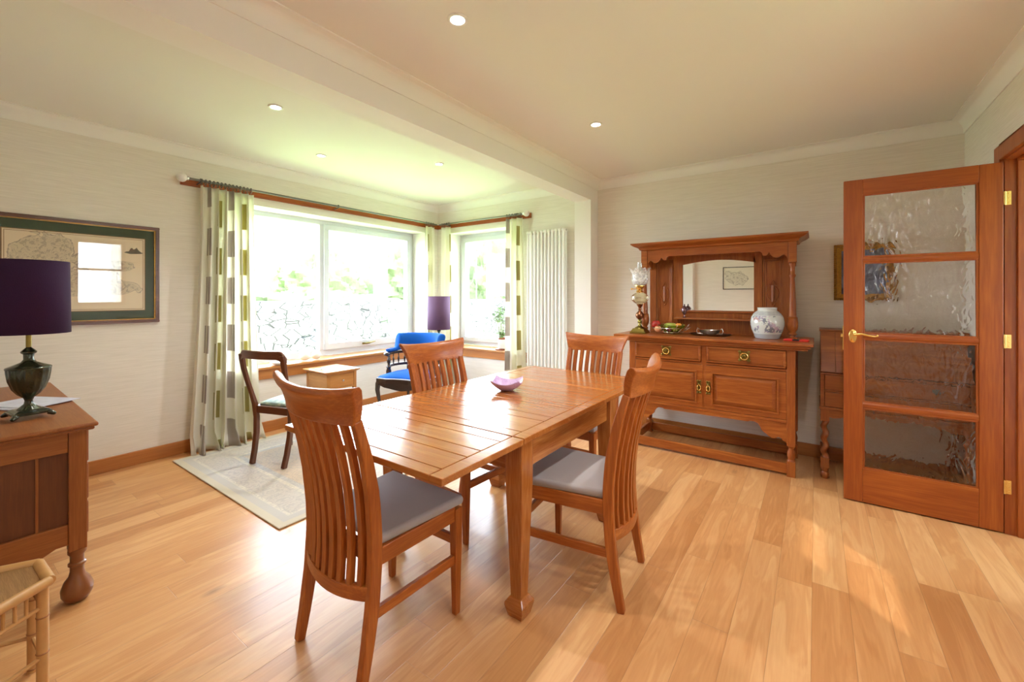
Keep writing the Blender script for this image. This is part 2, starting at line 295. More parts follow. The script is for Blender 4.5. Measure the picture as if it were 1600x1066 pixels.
# ------------------------------------------------------------------ mesh helpers
class MB:
    def __init__(s): s.v = []; s.f = []; s.sm = []
    def add(s, vs_, fs, smooth=False):
        k = len(s.v); s.v += [tuple(p) for p in vs_]
        for f in fs: s.f.append(tuple(i+k for i in f)); s.sm.append(smooth)
        return s
    def box(s, x0, x1, y0, y1, z0, z1):
        return s.add([(x0,y0,z0),(x1,y0,z0),(x1,y1,z0),(x0,y1,z0),(x0,y0,z1),(x1,y0,z1),(x1,y1,z1),(x0,y1,z1)],
            [(0,3,2,1),(4,5,6,7),(0,1,5,4),(1,2,6,5),(2,3,7,6),(3,0,4,7)])
    def hull8(s, a, b):     # two quads (bottom a ccw, top b ccw)
        return s.add(list(a)+list(b), [(0,3,2,1),(4,5,6,7),(0,1,5,4),(1,2,6,5),(2,3,7,6),(3,0,4,7)])
    def taper(s, cx, cy, z0, z1, w0, d0, w1, d1, cx1=None, cy1=None):
        cx1 = cx if cx1 is None else cx1; cy1 = cy if cy1 is None else cy1
        q = lambda x, y, w, d, z: [(x-w/2,y-d/2,z),(x+w/2,y-d/2,z),(x+w/2,y+d/2,z),(x-w/2,y+d/2,z)]
        return s.hull8(q(cx,cy,w0,d0,z0), q(cx1,cy1,w1,d1,z1))
    def prism(s, poly, axis, a, b, smooth=False):
        """poly: list of 2D pts in the other two axes (ccw), extruded from a to b along axis"""
        def P(p, t):
            if axis == 0: return (t, p[0], p[1])
            if axis == 1: return (p[0], t, p[1])
            return (p[0], p[1], t)
        n = len(poly); vs_ = [P(p, a) for p in poly]+[P(p, b) for p in poly]
        fs = [tuple(range(n-1, -1, -1)), tuple(range(n, 2*n))]+[(i, (i+1) % n, n+(i+1) % n, n+i) for i in range(n)]
        return s.add(vs_, fs, smooth)
    def lathe(s, prof, c=(0,0,0), n=24, axis=2, smooth=True, flute=0, nfl=12, sq=None):
        """prof: [(r,z)...]"""
        vs_ = []; fs = []
        for r, z in prof:
            for i in range(n):
                a = 2*PI*i/n; rr = r*(1+flute*math.cos(nfl*a)) if flute else r
                p = [rr*math.cos(a), rr*math.sin(a), z]
                if axis == 0: p = [p[2], p[0], p[1]]
                if axis == 1: p = [p[0], p[2], p[1]]
                vs_.append((c[0]+p[0], c[1]+p[1], c[2]+p[2]))
        m = len(prof)
        for j in range(m-1):
            for i in range(n):
                k = (i+1) % n; q = (j*n+i, j*n+k, (j+1)*n+k, (j+1)*n+i)
                fs.append(q)
        if prof[0][0] > 1e-5: fs.append(tuple(range(n-1, -1, -1)))
        if prof[-1][0] > 1e-5: fs.append(tuple((m-1)*n+i for i in range(n)))
        return s.add(vs_, fs, smooth)
    def cyl(s, p0, p1, r0, r1=None, n=12, smooth=True): return s.tube([p0, p1], [r0, r1 if r1 is not None else r0], n, smooth)
    def tube(s, pts, rs, n=10, smooth=True, sec=None, up=None, cap=True):
        """sweep a round (or sec=[(u,v)] section, scaled by rs) along pts"""
        pts = [Vector(p) for p in pts]; m = len(pts)
        if isinstance(rs, (int, float)): rs = [rs]*m
        prev = Vector(up) if up else None; vs_ = []
        for i in range(m):
            t = (pts[min(i+1, m-1)]-pts[max(i-1, 0)]).normalized()
            if prev is None: prev = Vector((0,0,1)) if abs(t.z) < .9 else Vector((1,0,0))
            a = prev-t*prev.dot(t)
            if a.length < 1e-5: a = t.orthogonal()
            a.normalize(); b_ = t.cross(a)
            if not up: prev = a
            if sec:
                for (q, w) in sec:
                    r = rs[i]; r = (r, r) if isinstance(r, (int, float)) else r
                    vs_.append(pts[i]+a*(q*r[0])+b_*(w*r[1]))
            else:
                for k in range(n):
                    an = 2*PI*k/n; vs_.append(pts[i]+(a*math.cos(an)+b_*math.sin(an))*rs[i])
        n = len(sec) if sec else n; fs = []
        for j in range(m-1):
            for i in range(n):
                k = (i+1) % n; fs.append((j*n+i, j*n+k, (j+1)*n+k, (j+1)*n+i))
        if cap: fs.append(tuple(range(n-1, -1, -1))); fs.append(tuple((m-1)*n+i for i in range(n)))
        return s.add(vs_, fs, smooth)
    def torus(s, c, R, r, axis=2, n=24, m=8, sc=(1,1), a0=0, a1=2*PI):
        vs_ = []; fs = []; full = abs(a1-a0-2*PI) < 1e-6; cnt = n if full else n+1
        for i in range(cnt):
            a = a0+(a1-a0)*i/n
            for j in range(m):
                b_ = 2*PI*j/m; rr = R+r*math.cos(b_); p = [rr*math.cos(a)*sc[0], rr*math.sin(a)*sc[1], r*math.sin(b_)]
                if axis == 0: p = [p[2], p[0], p[1]]
                if axis == 1: p = [p[0], p[2], p[1]]
                vs_.append((c[0]+p[0], c[1]+p[1], c[2]+p[2]))
        for i in range(n):
            k = (i+1) % cnt
            for j in range(m):
                q = (j+1) % m; fs.append((i*m+j, k*m+j, k*m+q, i*m+q))
        return s.add(vs_, fs, True)
    def ball(s, c, r, n=16, sc=(1,1,1)):
        vs_ = []; fs = []; m = n//2
        for j in range(m+1):
            ph = PI*j/m
            for i in range(n):
                a = 2*PI*i/n; vs_.append((c[0]+r*sc[0]*math.sin(ph)*math.cos(a), c[1]+r*sc[1]*math.sin(ph)*math.sin(a), c[2]+r*sc[2]*math.cos(ph)))
        for j in range(m):
            for i in range(n): k = (i+1) % n; fs.append((j*n+i, (j+1)*n+i, (j+1)*n+k, j*n+k))
        return s.add(vs_, fs, True)
    def xf(s, M, start=0):
        s.v = s.v[:start]+[tuple(M @ Vector(p)) for p in s.v[start:]]; return s
    def build(s, name, mat, parent=None, bevel=0, seg=2, subd=0, kind=None, label=None, world=False, ang=40, solid=0, origin=None):
        me = bpy.data.meshes.new(name)
        off = Vector(parent['_o']) if (parent is not None and world) else (Vector(origin) if origin else Vector((0,0,0)))
        me.from_pydata([tuple(Vector(p)-off) for p in s.v], [], s.f)
        me.polygons.foreach_set('use_smooth', s.sm)
        bm = bmesh.new(); bm.from_mesh(me); bmesh.ops.remove_doubles(bm, verts=bm.verts, dist=1e-6); bmesh.ops.recalc_face_normals(bm, faces=bm.faces); bm.to_mesh(me); bm.free()
        if any(s.sm): me.set_sharp_from_angle(angle=math.radians(ang))
        me.materials.append(mat)
        o = bpy.data.objects.new(name, me); C.objects.link(o)
        if origin: o.location = origin
        if parent is not None:
            o.parent = parent
            if '_o' in parent: o['_o'] = list(parent['_o'])
        if bevel:
            b = o.modifiers.new('bevel', 'BEVEL'); b.width = bevel; b.segments = seg; b.limit_method = 'ANGLE'; b.angle_limit = math.radians(35)
            b.harden_normals = False
        if solid:
            b = o.modifiers.new('solid', 'SOLIDIFY'); b.thickness = solid; b.offset = 0
        if subd:
            b = o.modifiers.new('subd', 'SUBSURF'); b.levels = subd; b.render_levels = subd
        if kind: o['kind'] = kind
        if label: o['label'] = label
        return o
def thing(name, label, cat, loc=(0,0,0), rz=0, group=None, kind=None):
    o = bpy.data.objects.new(name, None); C.objects.link(o); o.location = loc; o.rotation_euler = (0,0,rz); o.empty_display_size = .1
    o['_o'] = loc
    if label: o['label'] = label
    if cat: o['category'] = cat
    if group: o['group'] = group
    if kind: o['kind'] = kind
    return o
def tag(o, label, cat, group=None):
    o['label'] = label; o['category'] = cat
    if group: o['group'] = group
    return o
def dup(root, loc, rz, label=None, group=None):
    r = root.copy(); C.objects.link(r); r.location = loc; r.rotation_euler = (0,0,rz)
    if label: r['label'] = label
    if group: r['group'] = group
    for ch in list(root.children):
        c = ch.copy(); C.objects.link(c); c.parent = r
        for g in ch.children:
            d = g.copy(); C.objects.link(d); d.parent = c
    return r

# ------------------------------------------------------------------ room shell
LX, BY, RX, FY = -4.17, 4.12, .8165, -.45      # left, back, right, front planes
CZ1, CZ2 = 2.453, 2.475
m = MB(); m.box(LX-.34, 2.5, FY-.2, BY+.34, -.12, 0); m.build('floor', FLOOR, kind='structure')
WT = .34
m = MB(); m.box(LX-WT, LX, FY-.2, 1.55, 0, 2.7).box(LX-WT, LX, 3.89, BY+WT, 0, 2.7).box(LX-WT, LX, 1.55, 3.89, 0, .585).box(LX-WT, LX, 1.55, 3.89, 2.10, 2.7)
m.build('wall_left', PAPER, kind='structure')
m = MB(); m.box(LX, -3.98, BY, BY+WT, 0, 2.7).box(-2.8, RX, BY, BY+WT, 0, 2.7).box(-3.98, -2.8, BY, BY+WT, 0, .585).box(-3.98, -2.8, BY, BY+WT, 2.10, 2.7)
m.build('wall_back', PAPER, kind='structure')
m = MB(); m.box(LX, RX, FY-.2, FY, 0, 2.7); m.build('wall_front', PAPER, kind='structure')
m = MB(); t0, t1 = RX, RX+.14
m.box(t0, t1, FY-.2, 1.40, 0, 2.7).box(t0, t1, 1.40, 2.0, 0, 1.12).box(t0, t1, 1.40, 2.0, 2.15, 2.7).box(t0, t1, 2.0, 2.64, 0, 2.7).box(t0, t1, 2.64, 3.40, 2.02, 2.7).box(t0, t1, 3.40, BY+.3, 0, 2.7)
m.build('wall_right', PAPER, kind='structure')
# painted white reveals around the two main windows
m = MB(); g = .004
def reveal_left(m):
    m.box(LX-.24, LX, 3.89-g, 3.89, .60, 2.10); m.box(LX-.24, LX, 1.55, 1.55+g, .60, 2.10); m.box(LX-.24, LX, 1.55, 3.89, 2.10-g, 2.10)
reveal_left(m); m.build('trim_1', PAINT, kind='structure')
m = MB(); m.box(-3.98, -3.98+g, BY, BY+.24, .60, 2.10).box(-2.8-g, -2.8, BY, BY+.24, .60, 2.10).box(-3.98, -2.8, BY, BY+.24, 2.10-g, 2.10); m.build('trim_2', PAINT, kind='structure')
# dividing beam with a pier at both ends
BX0, BX1 = -2.025, -1.845
m = MB(); m.box(BX0, BX1, FY, BY, 2.235, 2.7).box(BX0, BX1, 3.951, BY, 0, 2.235).box(BX0, BX1, FY, FY+.17, 0, 2.235)
m.build('wall_divider', PAINT, kind='structure')
m = MB(); m.box(LX, BX0, FY, BY, CZ2, 2.6); m.box(BX1, RX, FY, BY, CZ1, 2.6); m.build('ceiling', CEIL, kind='structure')
# cornices
def cove(d, h):
    pts = [(0, -h), (.006, -h)]
    for i in range(9):
        a = PI/2*i/8; pts.append((.006+(d-.012)*(1-math.cos(a)), -h+.006+(h-.012)*math.sin(a)))
    pts += [(d, -.006), (d, 0), (0, 0)]
    return pts
def cornice(name, x0, x1, y0, y1, z, d=.075, h=.088):
    m = MB(); pr = cove(d, h); n = len(pr); vs_ = []
    for (q, w) in pr: vs_ += [(x0+q, y0+q, z+w), (x1-q, y0+q, z+w), (x1-q, y1-q, z+w), (x0+q, y1-q, z+w)]
    fs = []
    for j in range(n-1):
        for i in range(4): k = (i+1) % 4; fs.append((j*4+i, j*4+k, (j+1)*4+k, (j+1)*4+i))
    m.add(vs_, fs, True); m.build(name, CORN, kind='structure', ang=30)
cornice('trim_3', LX, BX0, FY, BY, CZ2)
cornice('trim_4', BX1, RX, FY, BY, CZ1)
# skirting boards
def skirt(name, segs):
    m = MB()
    for (x0, x1, y0, y1) in segs: m.box(x0, x1, y0, y1, 0, .10)
    m.build(name, SKIRT[0] if 'back' in name or 'front' in name else SKIRT[1], kind='structure', bevel=.004)
skirt('baseboard_left', [(LX, LX+.018, FY, BY)])
skirt('baseboard_back', [(LX+.018, BX0, BY-.018, BY), (BX1, RX, BY-.018, BY), (BX0, BX1, 3.951-.016, 3.951)])
skirt('baseboard_front', [(LX+.018, BX0, FY, FY+.018), (BX1, RX, FY, FY+.018), (BX0, BX1, FY+.17, FY+.186)])
skirt('baseboard_right', [(RX-.018, RX, FY+.018, 2.57), (RX-.018, RX, 3.47, BY-.018), (BX1, BX1+.016, 3.951, BY-.018)])
# window boards (sills) and their timber aprons
m = MB(); m.box(LX-.24, LX, 1.552, 3.888, .587, .612).box(LX, LX+.045, 1.50, 3.93, .587, .612); m.build('trim_5', LIGHTOAK[1], kind='structure', bevel=.006)
m = MB(); m.box(LX, LX+.02, 1.50, BY-.02, .495, .585); m.build('trim_6', SKIRT[1], kind='structure', bevel=.002)
m = MB(); m.box(-3.978, -2.802, BY, BY+.24, .587, .612).box(-4.02, -2.72, BY-.045, BY, .587, .612); m.build('trim_7', LIGHTOAK[0], kind='structure', bevel=.006)
m = MB(); m.box(LX+.02, -2.72, BY-.02, BY, .495, .585); m.build('trim_8', SKIRT[0], kind='structure', bevel=.002)
# curtain battens
m = MB(); m.box(LX, LX+.02, 1.24, BY-.0, 2.165, 2.222); m.build('trim_9', PINE[1], kind='structure', bevel=.003)
m = MB(); m.box(LX+.02, -2.66, BY-.02, BY, 2.165, 2.222); m.build('trim_10', PINE[0], kind='structure', bevel=.003)

# ------------------------------------------------------------------ windows
w1 = thing('window_1', 'wide white framed picture window with fixed pane and opening pane', 'window', (LX-.1, 2.67, .6), kind='structure')
X0, X1 = LX-.31, LX-.24
m = MB()
m.box(X0, X1, 1.55, 3.89, 2.05, 2.10).box(X0, X1, 1.55, 3.89, .612, .675).box(X0, X1, 1.55, 1.61, .675, 2.05).box(X0, X1, 3.83, 3.89, .675, 2.05)
m.box(X0, X1, 2.569, 2.62, .675, 2.05)
m.build('window_frame', UPVC, w1, bevel=.005, world=True)
m = MB(); a, b_ = X0+.01, X1+.02
for (y0, y1, z0, z1) in ((2.61, 3.84, 2.0, 2.06), (2.61, 3.84, .67, .735), (2.61, 2.668, .735, 2.0), (3.78, 3.84, .735, 2.0)): m.box(a, b_, y0, y1, z0, z1)
m.build('sash', UPVC, w1, bevel=.006, world=True)
m = MB(); m.box(X0+.03, X0+.036, 1.6, 2.58, .66, 2.06); m.build('glass_pane', GLASS, w1, world=True)
m = MB(); m.box(X0+.035, X0+.041, 2.65, 3.80, .72, 2.01); m.build('glass_pane', GLASS, w1, world=True)
m = MB(); m.box(X1+.02, X1+.032, 3.0, 3.42, 2.025, 2.045); m.build('trickle_vent', UPVC, w1, bevel=.003, world=True)
m = MB(); m.box(X1+.02, X1+.035, 3.09, 3.19, .695, .715).cyl((X1+.035, 3.12, .705), (X1+.06, 3.12, .705), .008).tube([(X1+.06, 3.12, .705), (X1+.062, 3.18, .713), (X1+.055, 3.25, .723)], [.009, .008, .006]); m.build('window_handle', OLDBRASS, w1, bevel=.002, world=True)
w2 = thing('window_2', 'narrow white framed casement window beside the vertical radiator', 'window', (-3.4, BY+.24, .6), kind='structure')
Y0, Y1 = BY+.24, BY+.31
m = MB(); m.box(-3.98, -2.8, Y0, Y1, 2.05, 2.10).box(-3.98, -2.8, Y0, Y1, .612, .665).box(-3.98, -3.93, Y0, Y1, .665, 2.05).box(-2.85, -2.8, Y0, Y1, .665, 2.05)
m.build('window_frame', UPVC, w2, bevel=.005, world=True)
m = MB()
for (x0, x1, z0, z1) in ((-3.94, -2.84, 1.995, 2.055), (-3.94, -2.84, .66, .715), (-3.94, -3.875, .715, 1.995), (-2.905, -2.84, .715, 1.995)): m.box(x0, x1, Y0-.02, Y1-.01, z0, z1)
m.build('sash', UPVC, w2, bevel=.006, world=True)
m = MB(); m.box(-3.88, -2.90, Y1-.035, Y1-.03, .71, 2.0); m.build('glass_pane', GLASS, w2, world=True)
w3 = thing('window_3', 'small rippled glass window in a timber frame near the doorway', 'window', (RX, 1.7, 1.12), kind='structure')
m = MB(); X = RX+.03
m.box(X, X+.06, 1.40, 2.0, 2.10, 2.15).box(X, X+.06, 1.40, 2.0, 1.12, 1.17).box(X, X+.06, 1.40, 1.45, 1.17, 2.10).box(X, X+.06, 1.95, 2.0, 1.17, 2.10).box(X, X+.06, 1.45, 1.95, 1.67, 1.70)
m.build('window_frame', PINE[1], w3, bevel=.004, world=True)
m = MB(); m.box(X+.02, X+.026, 1.44, 1.96, 1.16, 1.68).box(X+.02, X+.026, 1.44, 1.96, 1.69, 2.11); m.build('glass_pane', RIPPLE2, w3, world=True)

# ------------------------------------------------------------------ doorway and open door
m = MB()
m.box(RX-.0, RX+.14, 3.37, 3.40, 0, 2.02).box(RX, RX+.14, 2.64, 2.67, 0, 2.02).box(RX, RX+.14, 2.67, 3.37, 1.99, 2.02)
m.box(RX+.045, RX+.09, 3.355, 3.37, 0, 1.99).box(RX+.045, RX+.09, 2.67, 2.685, 0, 1.99).box(RX+.045, RX+.09, 2.685, 3.355, 1.975, 1.99)
m.build('trim_11', PINE[2], kind='structure', bevel=.002)
m = MB(); m.box(RX-.018, RX, 3.375, 3.46, 0, 2.075).box(RX-.018, RX, 2.58, 2.665, 0, 2.075).box(RX-.018, RX, 2.665, 3.375, 1.995, 2.075)
m.build('trim_12', PINE[2], kind='structure', bevel=.004)
d1 = thing('door_1', 'open pine door with four rippled glass panes and brass lever', 'door', (RX-.01, 3.36, .006), kind='structure')
DX0, DX1, DY0, DY1, DZ = .140, .812, 3.362, 3.398, 1.98
rot = 0
m = MB(); m.box(DX0, .232, DY0, DY1, .008, DZ).box(.722, DX1, DY0, DY1, .008, DZ); m.build('stile', PINE[2], d1, bevel=.003, world=True)
m = MB(); m.box(.232, .722, DY0, DY1, .008, .215).box(.232, .722, DY0, DY1, 1.885, DZ); m.build('rail', PINE[0], d1, bevel=.003, world=True)
zs = [.215, .62, 1.035, 1.487, 1.885]
for z in (.60, 1.02, 1.487):
    m = MB(); m.prism([(DY0+.004, z-.017), (DY0-.001, z-.006), (DY0-.001, z+.006), (DY0+.004, z+.017), (DY1-.004, z+.017), (DY1, z+.006), (DY1, z-.006), (DY1-.004, z-.017)], 0, .232, .722)
    m.build('glazing_bar', PINE[0], d1, world=True)
zs = [.215, .60, 1.02, 1.487, 1.885]
for i in range(4):
    m = MB(); m.box(.225, .729, 3.378, 3.383, zs[i]+.005, zs[i+1]-.005); m.build('glass_pane', RIPPLE, d1, world=True)
    m = MB(); a0 = zs[i]+(.017 if i else 0); a1 = zs[i+1]-(.017 if i < 3 else 0)   # glazing beads
    for (x0, x1, z0, z1) in ((.232, .242, a0, a1), (.712, .722, a0, a1), (.242, .712, a0, a0+.008), (.242, .712, a1-.008, a1)): m.box(x0, x1, DY0+.004, 3.378, z0, z1)
    m.build('glazing_bead', PINE[2], d1, bevel=.002, world=True)
def lever(y, s, nm):
    m = MB(); m.lathe([(.0, 0), (.026, 0), (.028, .003), (.024, .007), (0, .008)], (0,0,0), 24, axis=1)
    m.xf(Matrix.Diagonal((.75, -s, 1.45, 1)))
    m.cyl((0, -s*.006, .01), (0, -s*.04, .01), .009)
    m.tube([(0, -s*.038, .01), (.04, -s*.042, .016), (.075, -s*.042, .008), (.10, -s*.042, .004), (.113, -s*.038, .009), (.110, -s*.036, .016)], [.009, .0075, .007, .006, .006, .004])
    m.box(-.003, .003, -s*.007, -s*.009, -.028, -.012)
    m.xf(Matrix.Translation((.185, y, 1.02)))
    return m.build(nm, BRASS, d1, world=True, label='polished brass lever')
lever(DY0, 1, 'door_handle'); lever(DY1, -1, 'door_handle')
m = MB(); m.box(DX0-.004, DX0+.001, 3.370, 3.390, .93, 1.08).box(DX0-.014, DX0, 3.374, 3.386, 1.01, 1.03); m.build('latch', BRASS, d1, world=True)
for z in (1.786, 1.025, .252):
    m = MB(); m.box(RX+.003, RX+.024, 3.366, 3.3705, z-.036, z+.036).cyl((RX-.0, 3.362, z-.036), (RX-.0, 3.362, z+.036), .005)
    for k in (-.024, 0, .024): m.ball((RX+.0145, 3.3655, z+k), .0035, 8, (1, .3, 1))
    m.build('hinge', BRASS, d1, world=True)
# hallway beyond the doorway
m = MB(); m.box(RX+.14, 2.4, 3.75, 3.9, 0, 2.7).box(RX+.14, 2.4, 2.15, 2.3, 0, 2.7).box(2.4, 2.5, 2.15, 2.5, 0, 2.7).box(2.4, 2.5, 3.5, 3.9, 0, 2.7).box(2.4, 2.5, 2.5, 3.5, 0, .9).box(2.4, 2.5, 2.5, 3.5, 2.1, 2.7)
m.build('wall_hall', PAINT, kind='structure')
m = MB(); m.box(RX+.14, 2.4, 2.3, 3.75, 2.45, 2.6); m.build('ceiling_hall', CEIL, kind='structure')
w4 = thing('window_4', None, None, (2.42, 3.0, .9), kind='structure')
m = MB()
for (y0, y1, z0, z1) in ((2.5, 3.5, 2.04, 2.1), (2.5, 3.5, .9, .96), (2.5, 2.56, .96, 2.04), (3.44, 3.5, .96, 2.04)): m.box(2.42, 2.48, y0, y1, z0, z1)
m.build('window_frame', UPVC, w4, bevel=.004, world=True)
m = MB(); m.box(2.445, 2.45, 2.55, 3.45, .95, 2.05); m.build('glass_pane', GLASS, w4, world=True)
portal((2.4, 3.0, 1.5), (0, PI/2, 0), 1.15, 1.0)
# ------------------------------------------------------------------ ceiling downlights
BULB = plain('lit_bulb', (1, .95, .9), .3, emit=((1, .93, .84), 9))
LRING = plain('downlight_ring', (.82, .80, .77), .3)
for i, (x, y, z, lab) in enumerate([
    (-1.251, 1.352, CZ1, 'lit recessed downlight nearest the camera in the main ceiling'),
    (-1.237, 2.731, CZ1, 'lit recessed downlight in the main ceiling above the far end of the table'),
    (-2.809, 1.34, CZ2, 'largest recessed downlight in the lower window-side ceiling'),
    (-3.461, 2.03, CZ2, 'recessed downlight over the large window, furthest left in its ceiling'),
    (-2.803, 2.782, CZ2, 'recessed downlight near the narrow window and radiator'),
    (.12, .75, CZ1, 'added unseen fill light in the main ceiling above the right side of the camera'), (.12, 2.05, CZ1, 'added unseen fill light in the main ceiling between the open door and the camera')]):  # these two are out of view, added to brighten the right side
    t = thing('ceiling_downlight', lab, 'ceiling light', (x, y, z), group='recessed ceiling downlights')
    m = MB(); m.lathe([(.044, -.001), (.044, -.004), (.040, -.007), (.031, -.006), (.029, -.001)], (0,0,0), 28); m.build('trim_ring', LRING, t)
    m = MB(); m.lathe([(0, -.003), (.028, -.003), (.028, -.0005), (0, -.0005)], (0,0,0), 24, smooth=False); m.build('bulb', BULB, t)
    l = bpy.data.lights.new('downlight_beam', 'SPOT'); l.energy = 15; l.color = (1, .985, .96); l.spot_size = math.radians(120); l.spot_blend = .8; l.shadow_soft_size = .03
    lo = bpy.data.objects.new('downlight_beam', l); C.objects.link(lo); lo.parent = t; lo.location = (0, 0, -.012)

# ------------------------------------------------------------------ curtains and rods
def rod(name, lab, p0, p1, fin, brk):
    t = thing(name, lab, 'curtain rod', tuple(p0), group=None)
    m = MB(); m.cyl(p0, p1, .010, n=14); m.build('pole', STEEL, t, world=True)
    p0v, p1v = Vector(p0), Vector(p1); d = (p1v-p0v).normalized()
    e = p0v if fin == 0 else p1v; dd = -d if fin == 0 else d
    m = MB(); c = e+dd*.045; m.ball(c, .036, 20); m.build('finial', plain('pearl_finial', (.72, .68, .66), .3), t, world=True)
    m = MB(); m.cyl(e-dd*.0, e+dd*.02, .016); m.build('finial_collar', CHROME, t, world=True)
    for q in brk:
        m = MB(); c = p0v+(p1v-p0v)*q; n = Vector((-1, 0, 0)) if abs(d.y) > .5 else Vector((0, 1, 0))
        m.cyl(c+Vector((0,0,-.012)), c+n*.075+Vector((0,0,-.02)), .006); m.torus(c, .014, .004, axis=1 if abs(d.y) > .5 else 0)
        m.build('bracket', STEEL, t, world=True)
    return t
RZ = 2.205
r1 = rod('curtain_rod', 'long dark metal curtain rod over the large picture window', (-4.075, 1.27, RZ), (-4.075, 4.0, RZ), 0, (.03, .48))
r2 = rod('curtain_rod', 'short dark metal curtain rod over the narrow window beside the radiator', (-4.05, 4.03, RZ), (-2.72, 4.03, RZ), 1, (.93, .1))
def curtain(name, lab, p0, p1, ztop, zbot, amp, nf, flare=1.0, shift=(0,0), rings=8, u0=0, puddle=.04, seed=1, arc=1.0):
    """hangs between p0 and p1 (xy), folds perpendicular"""
    rnd = random.Random(seed); p0 = Vector((*p0, 0)); p1 = Vector((*p1, 0)); d = (p1-p0); L = d.length; d.normalize(); nrm = Vector((d.y, -d.x, 0))
    N = nf*16; H = 46; vs_ = []; uv = []
    ph = [rnd.uniform(-.5, .5) for _ in range(nf+2)]; am = [rnd.uniform(.6, 1.25) for _ in range(nf+2)]
    for j in range(H+1):
        tz = j/H; z = ztop+(zbot-ztop)*tz
        fl = 1+(flare-1)*tz**2; acc = 0; last = None
        for i in range(N+1):
            s = i/N; k = s*nf; a_ = k*2*PI; ii = int(min(k, nf)); w = k-ii
            A = amp*(am[ii]*(1-w)+am[ii+1]*w)*(.55+.45*min(1, tz*4)); Ph = (ph[ii]*(1-w)+ph[ii+1]*w)*min(1, tz*2)
            off = math.sin(a_+Ph)*A+math.sin(a_*2.1+1.3*tz*2)*A*.18*tz
            al = (s-.5)*L*fl+L*.5+math.cos(a_+Ph)*A*.35
            if tz > .93:
                q = (tz-.93)/.07; off += q*puddle*(1+.6*math.sin(a_*.7+seed)); al += q*puddle*.5*math.sin(a_*.5)
            p = p0+d*al+nrm*off+Vector((shift[0]*tz, shift[1]*tz, z))
            vs_.append(p)
            if j == 8:
                if last is not None: acc += (p-last).length
                last = p.copy(); uv.append(acc)
    fs = []; n = N+1
    for j in range(H):
        for i in range(N): fs.append((j*n+i, j*n+i+1, (j+1)*n+i+1, (j+1)*n+i))
    t = thing(name, lab, 'curtain', (p0.x, p0.y, zbot), group='cream curtains with olive and taupe blocks')
    me = bpy.data.meshes.new('fabric'); me.from_pydata([tuple(p-Vector(t['_o'])) for p in vs_], [], fs)
    ul = me.uv_layers.new(name='UVMap')
    for lp in me.loops:
        i = lp.vertex_index % n; ul.data[lp.index].uv = (uv[i]*arc+u0, vs_[lp.vertex_index].z)
    me.polygons.foreach_set('use_smooth', [True]*len(me.polygons)); me.materials.append(CURTAIN)
    o = bpy.data.objects.new('fabric', me); C.objects.link(o); o.parent = t
    sd = o.modifiers.new('solid', 'SOLIDIFY'); sd.thickness = .002
    ax = 1 if abs(d.y) > .5 else 0
    for k in range(rings):
        c = p0+d*(L*(k+.5)/rings); m = MB(); m.torus((c.x, c.y, RZ-.006), .021, .0035, axis=ax, n=16, m=6); m.cyl((c.x, c.y, RZ-.027), (c.x, c.y, RZ-.045), .002, n=5)
        m.build('ring', STEEL, t, world=True)
    return t
curtain('curtain', 'tall cream block-patterned curtain at the left end of the large window', (-4.075, 1.345), (-4.075, 1.745), 2.165, .012, .05, 7, flare=1.34, shift=(.03, -.03), rings=14, u0=-.04, seed=3, puddle=.055, arc=.5)
curtain('curtain', 'narrow cream curtain at the right end of the large window, beside the corner', (-4.075, 3.80), (-4.075, 3.955), 2.165, .012, .035, 2, rings=4, u0=.18, seed=5, puddle=.01, arc=.5)
curtain('curtain', 'narrow cream curtain in the corner at the left end of the narrow window', (-4.02, 4.03), (-3.86, 4.03), 2.165, .012, .03, 2, rings=4, u0=.10, seed=8, puddle=.01, arc=.5)
curtain('curtain', 'cream block-patterned curtain hanging between the narrow window and the radiator', (-2.965, 4.03), (-2.735, 4.03), 2.165, .012, .038, 3, flare=1.35, shift=(.01, 0), rings=6, u0=.06, seed=12, puddle=.02, arc=.5)

# ------------------------------------------------------------------ radiator
t = thing('column_radiator', 'tall white vertical column radiator between the curtain and the pier', 'radiator', (-2.43, 4.05, .3))
RADM = plain('radiator_enamel', (.86, .86, .82), .3)
for k in range(11):
    x = -2.655+k*.0455; m = MB()
    for y in (4.035, 4.085): m.cyl((x, y, .34), (x, y, 1.965), .0135, n=14)
    for z in (.325, 1.98): m.tube([(x, 4.03, z), (x, 4.09, z)], .019, 14)
    m.ball((x, 4.03, 1.98), .019, 12).ball((x, 4.03, .325), .019, 12)
    m.build('radiator_column', RADM, t, world=True)
for z in (.325, 1.98):
    m = MB(); m.cyl((-2.67, 4.06, z), (-2.185, 4.06, z), .014).cyl((-2.5, 4.06, z), (-2.5, BY, z), .008); m.build('header_pipe', RADM, t, world=True)
m = MB(); m.cyl((-2.190, 4.06, 1.98), (-2.178, 4.06, 1.98), .011); m.build('bleed_valve', CHROME, t, world=True)
for x in (-2.66, -2.20): m = MB(); m.cyl((x, 4.06, .325), (x, 4.06, 0), .008); m.build('pipe', CHROME, t, world=True)

# ------------------------------------------------------------------ rug
RXA, RXB, RYA, RYB = -4.0, -2.36, 1.143, 3.45
m = MB(); m.box(RXA, RXB, RYA, RYB, .0005, .010)
tag(m.build('rug', rug_mat(RXA, RXB, RYA, RYB), bevel=.004), 'faded cream and grey patterned rug in front of the large window', 'rug')

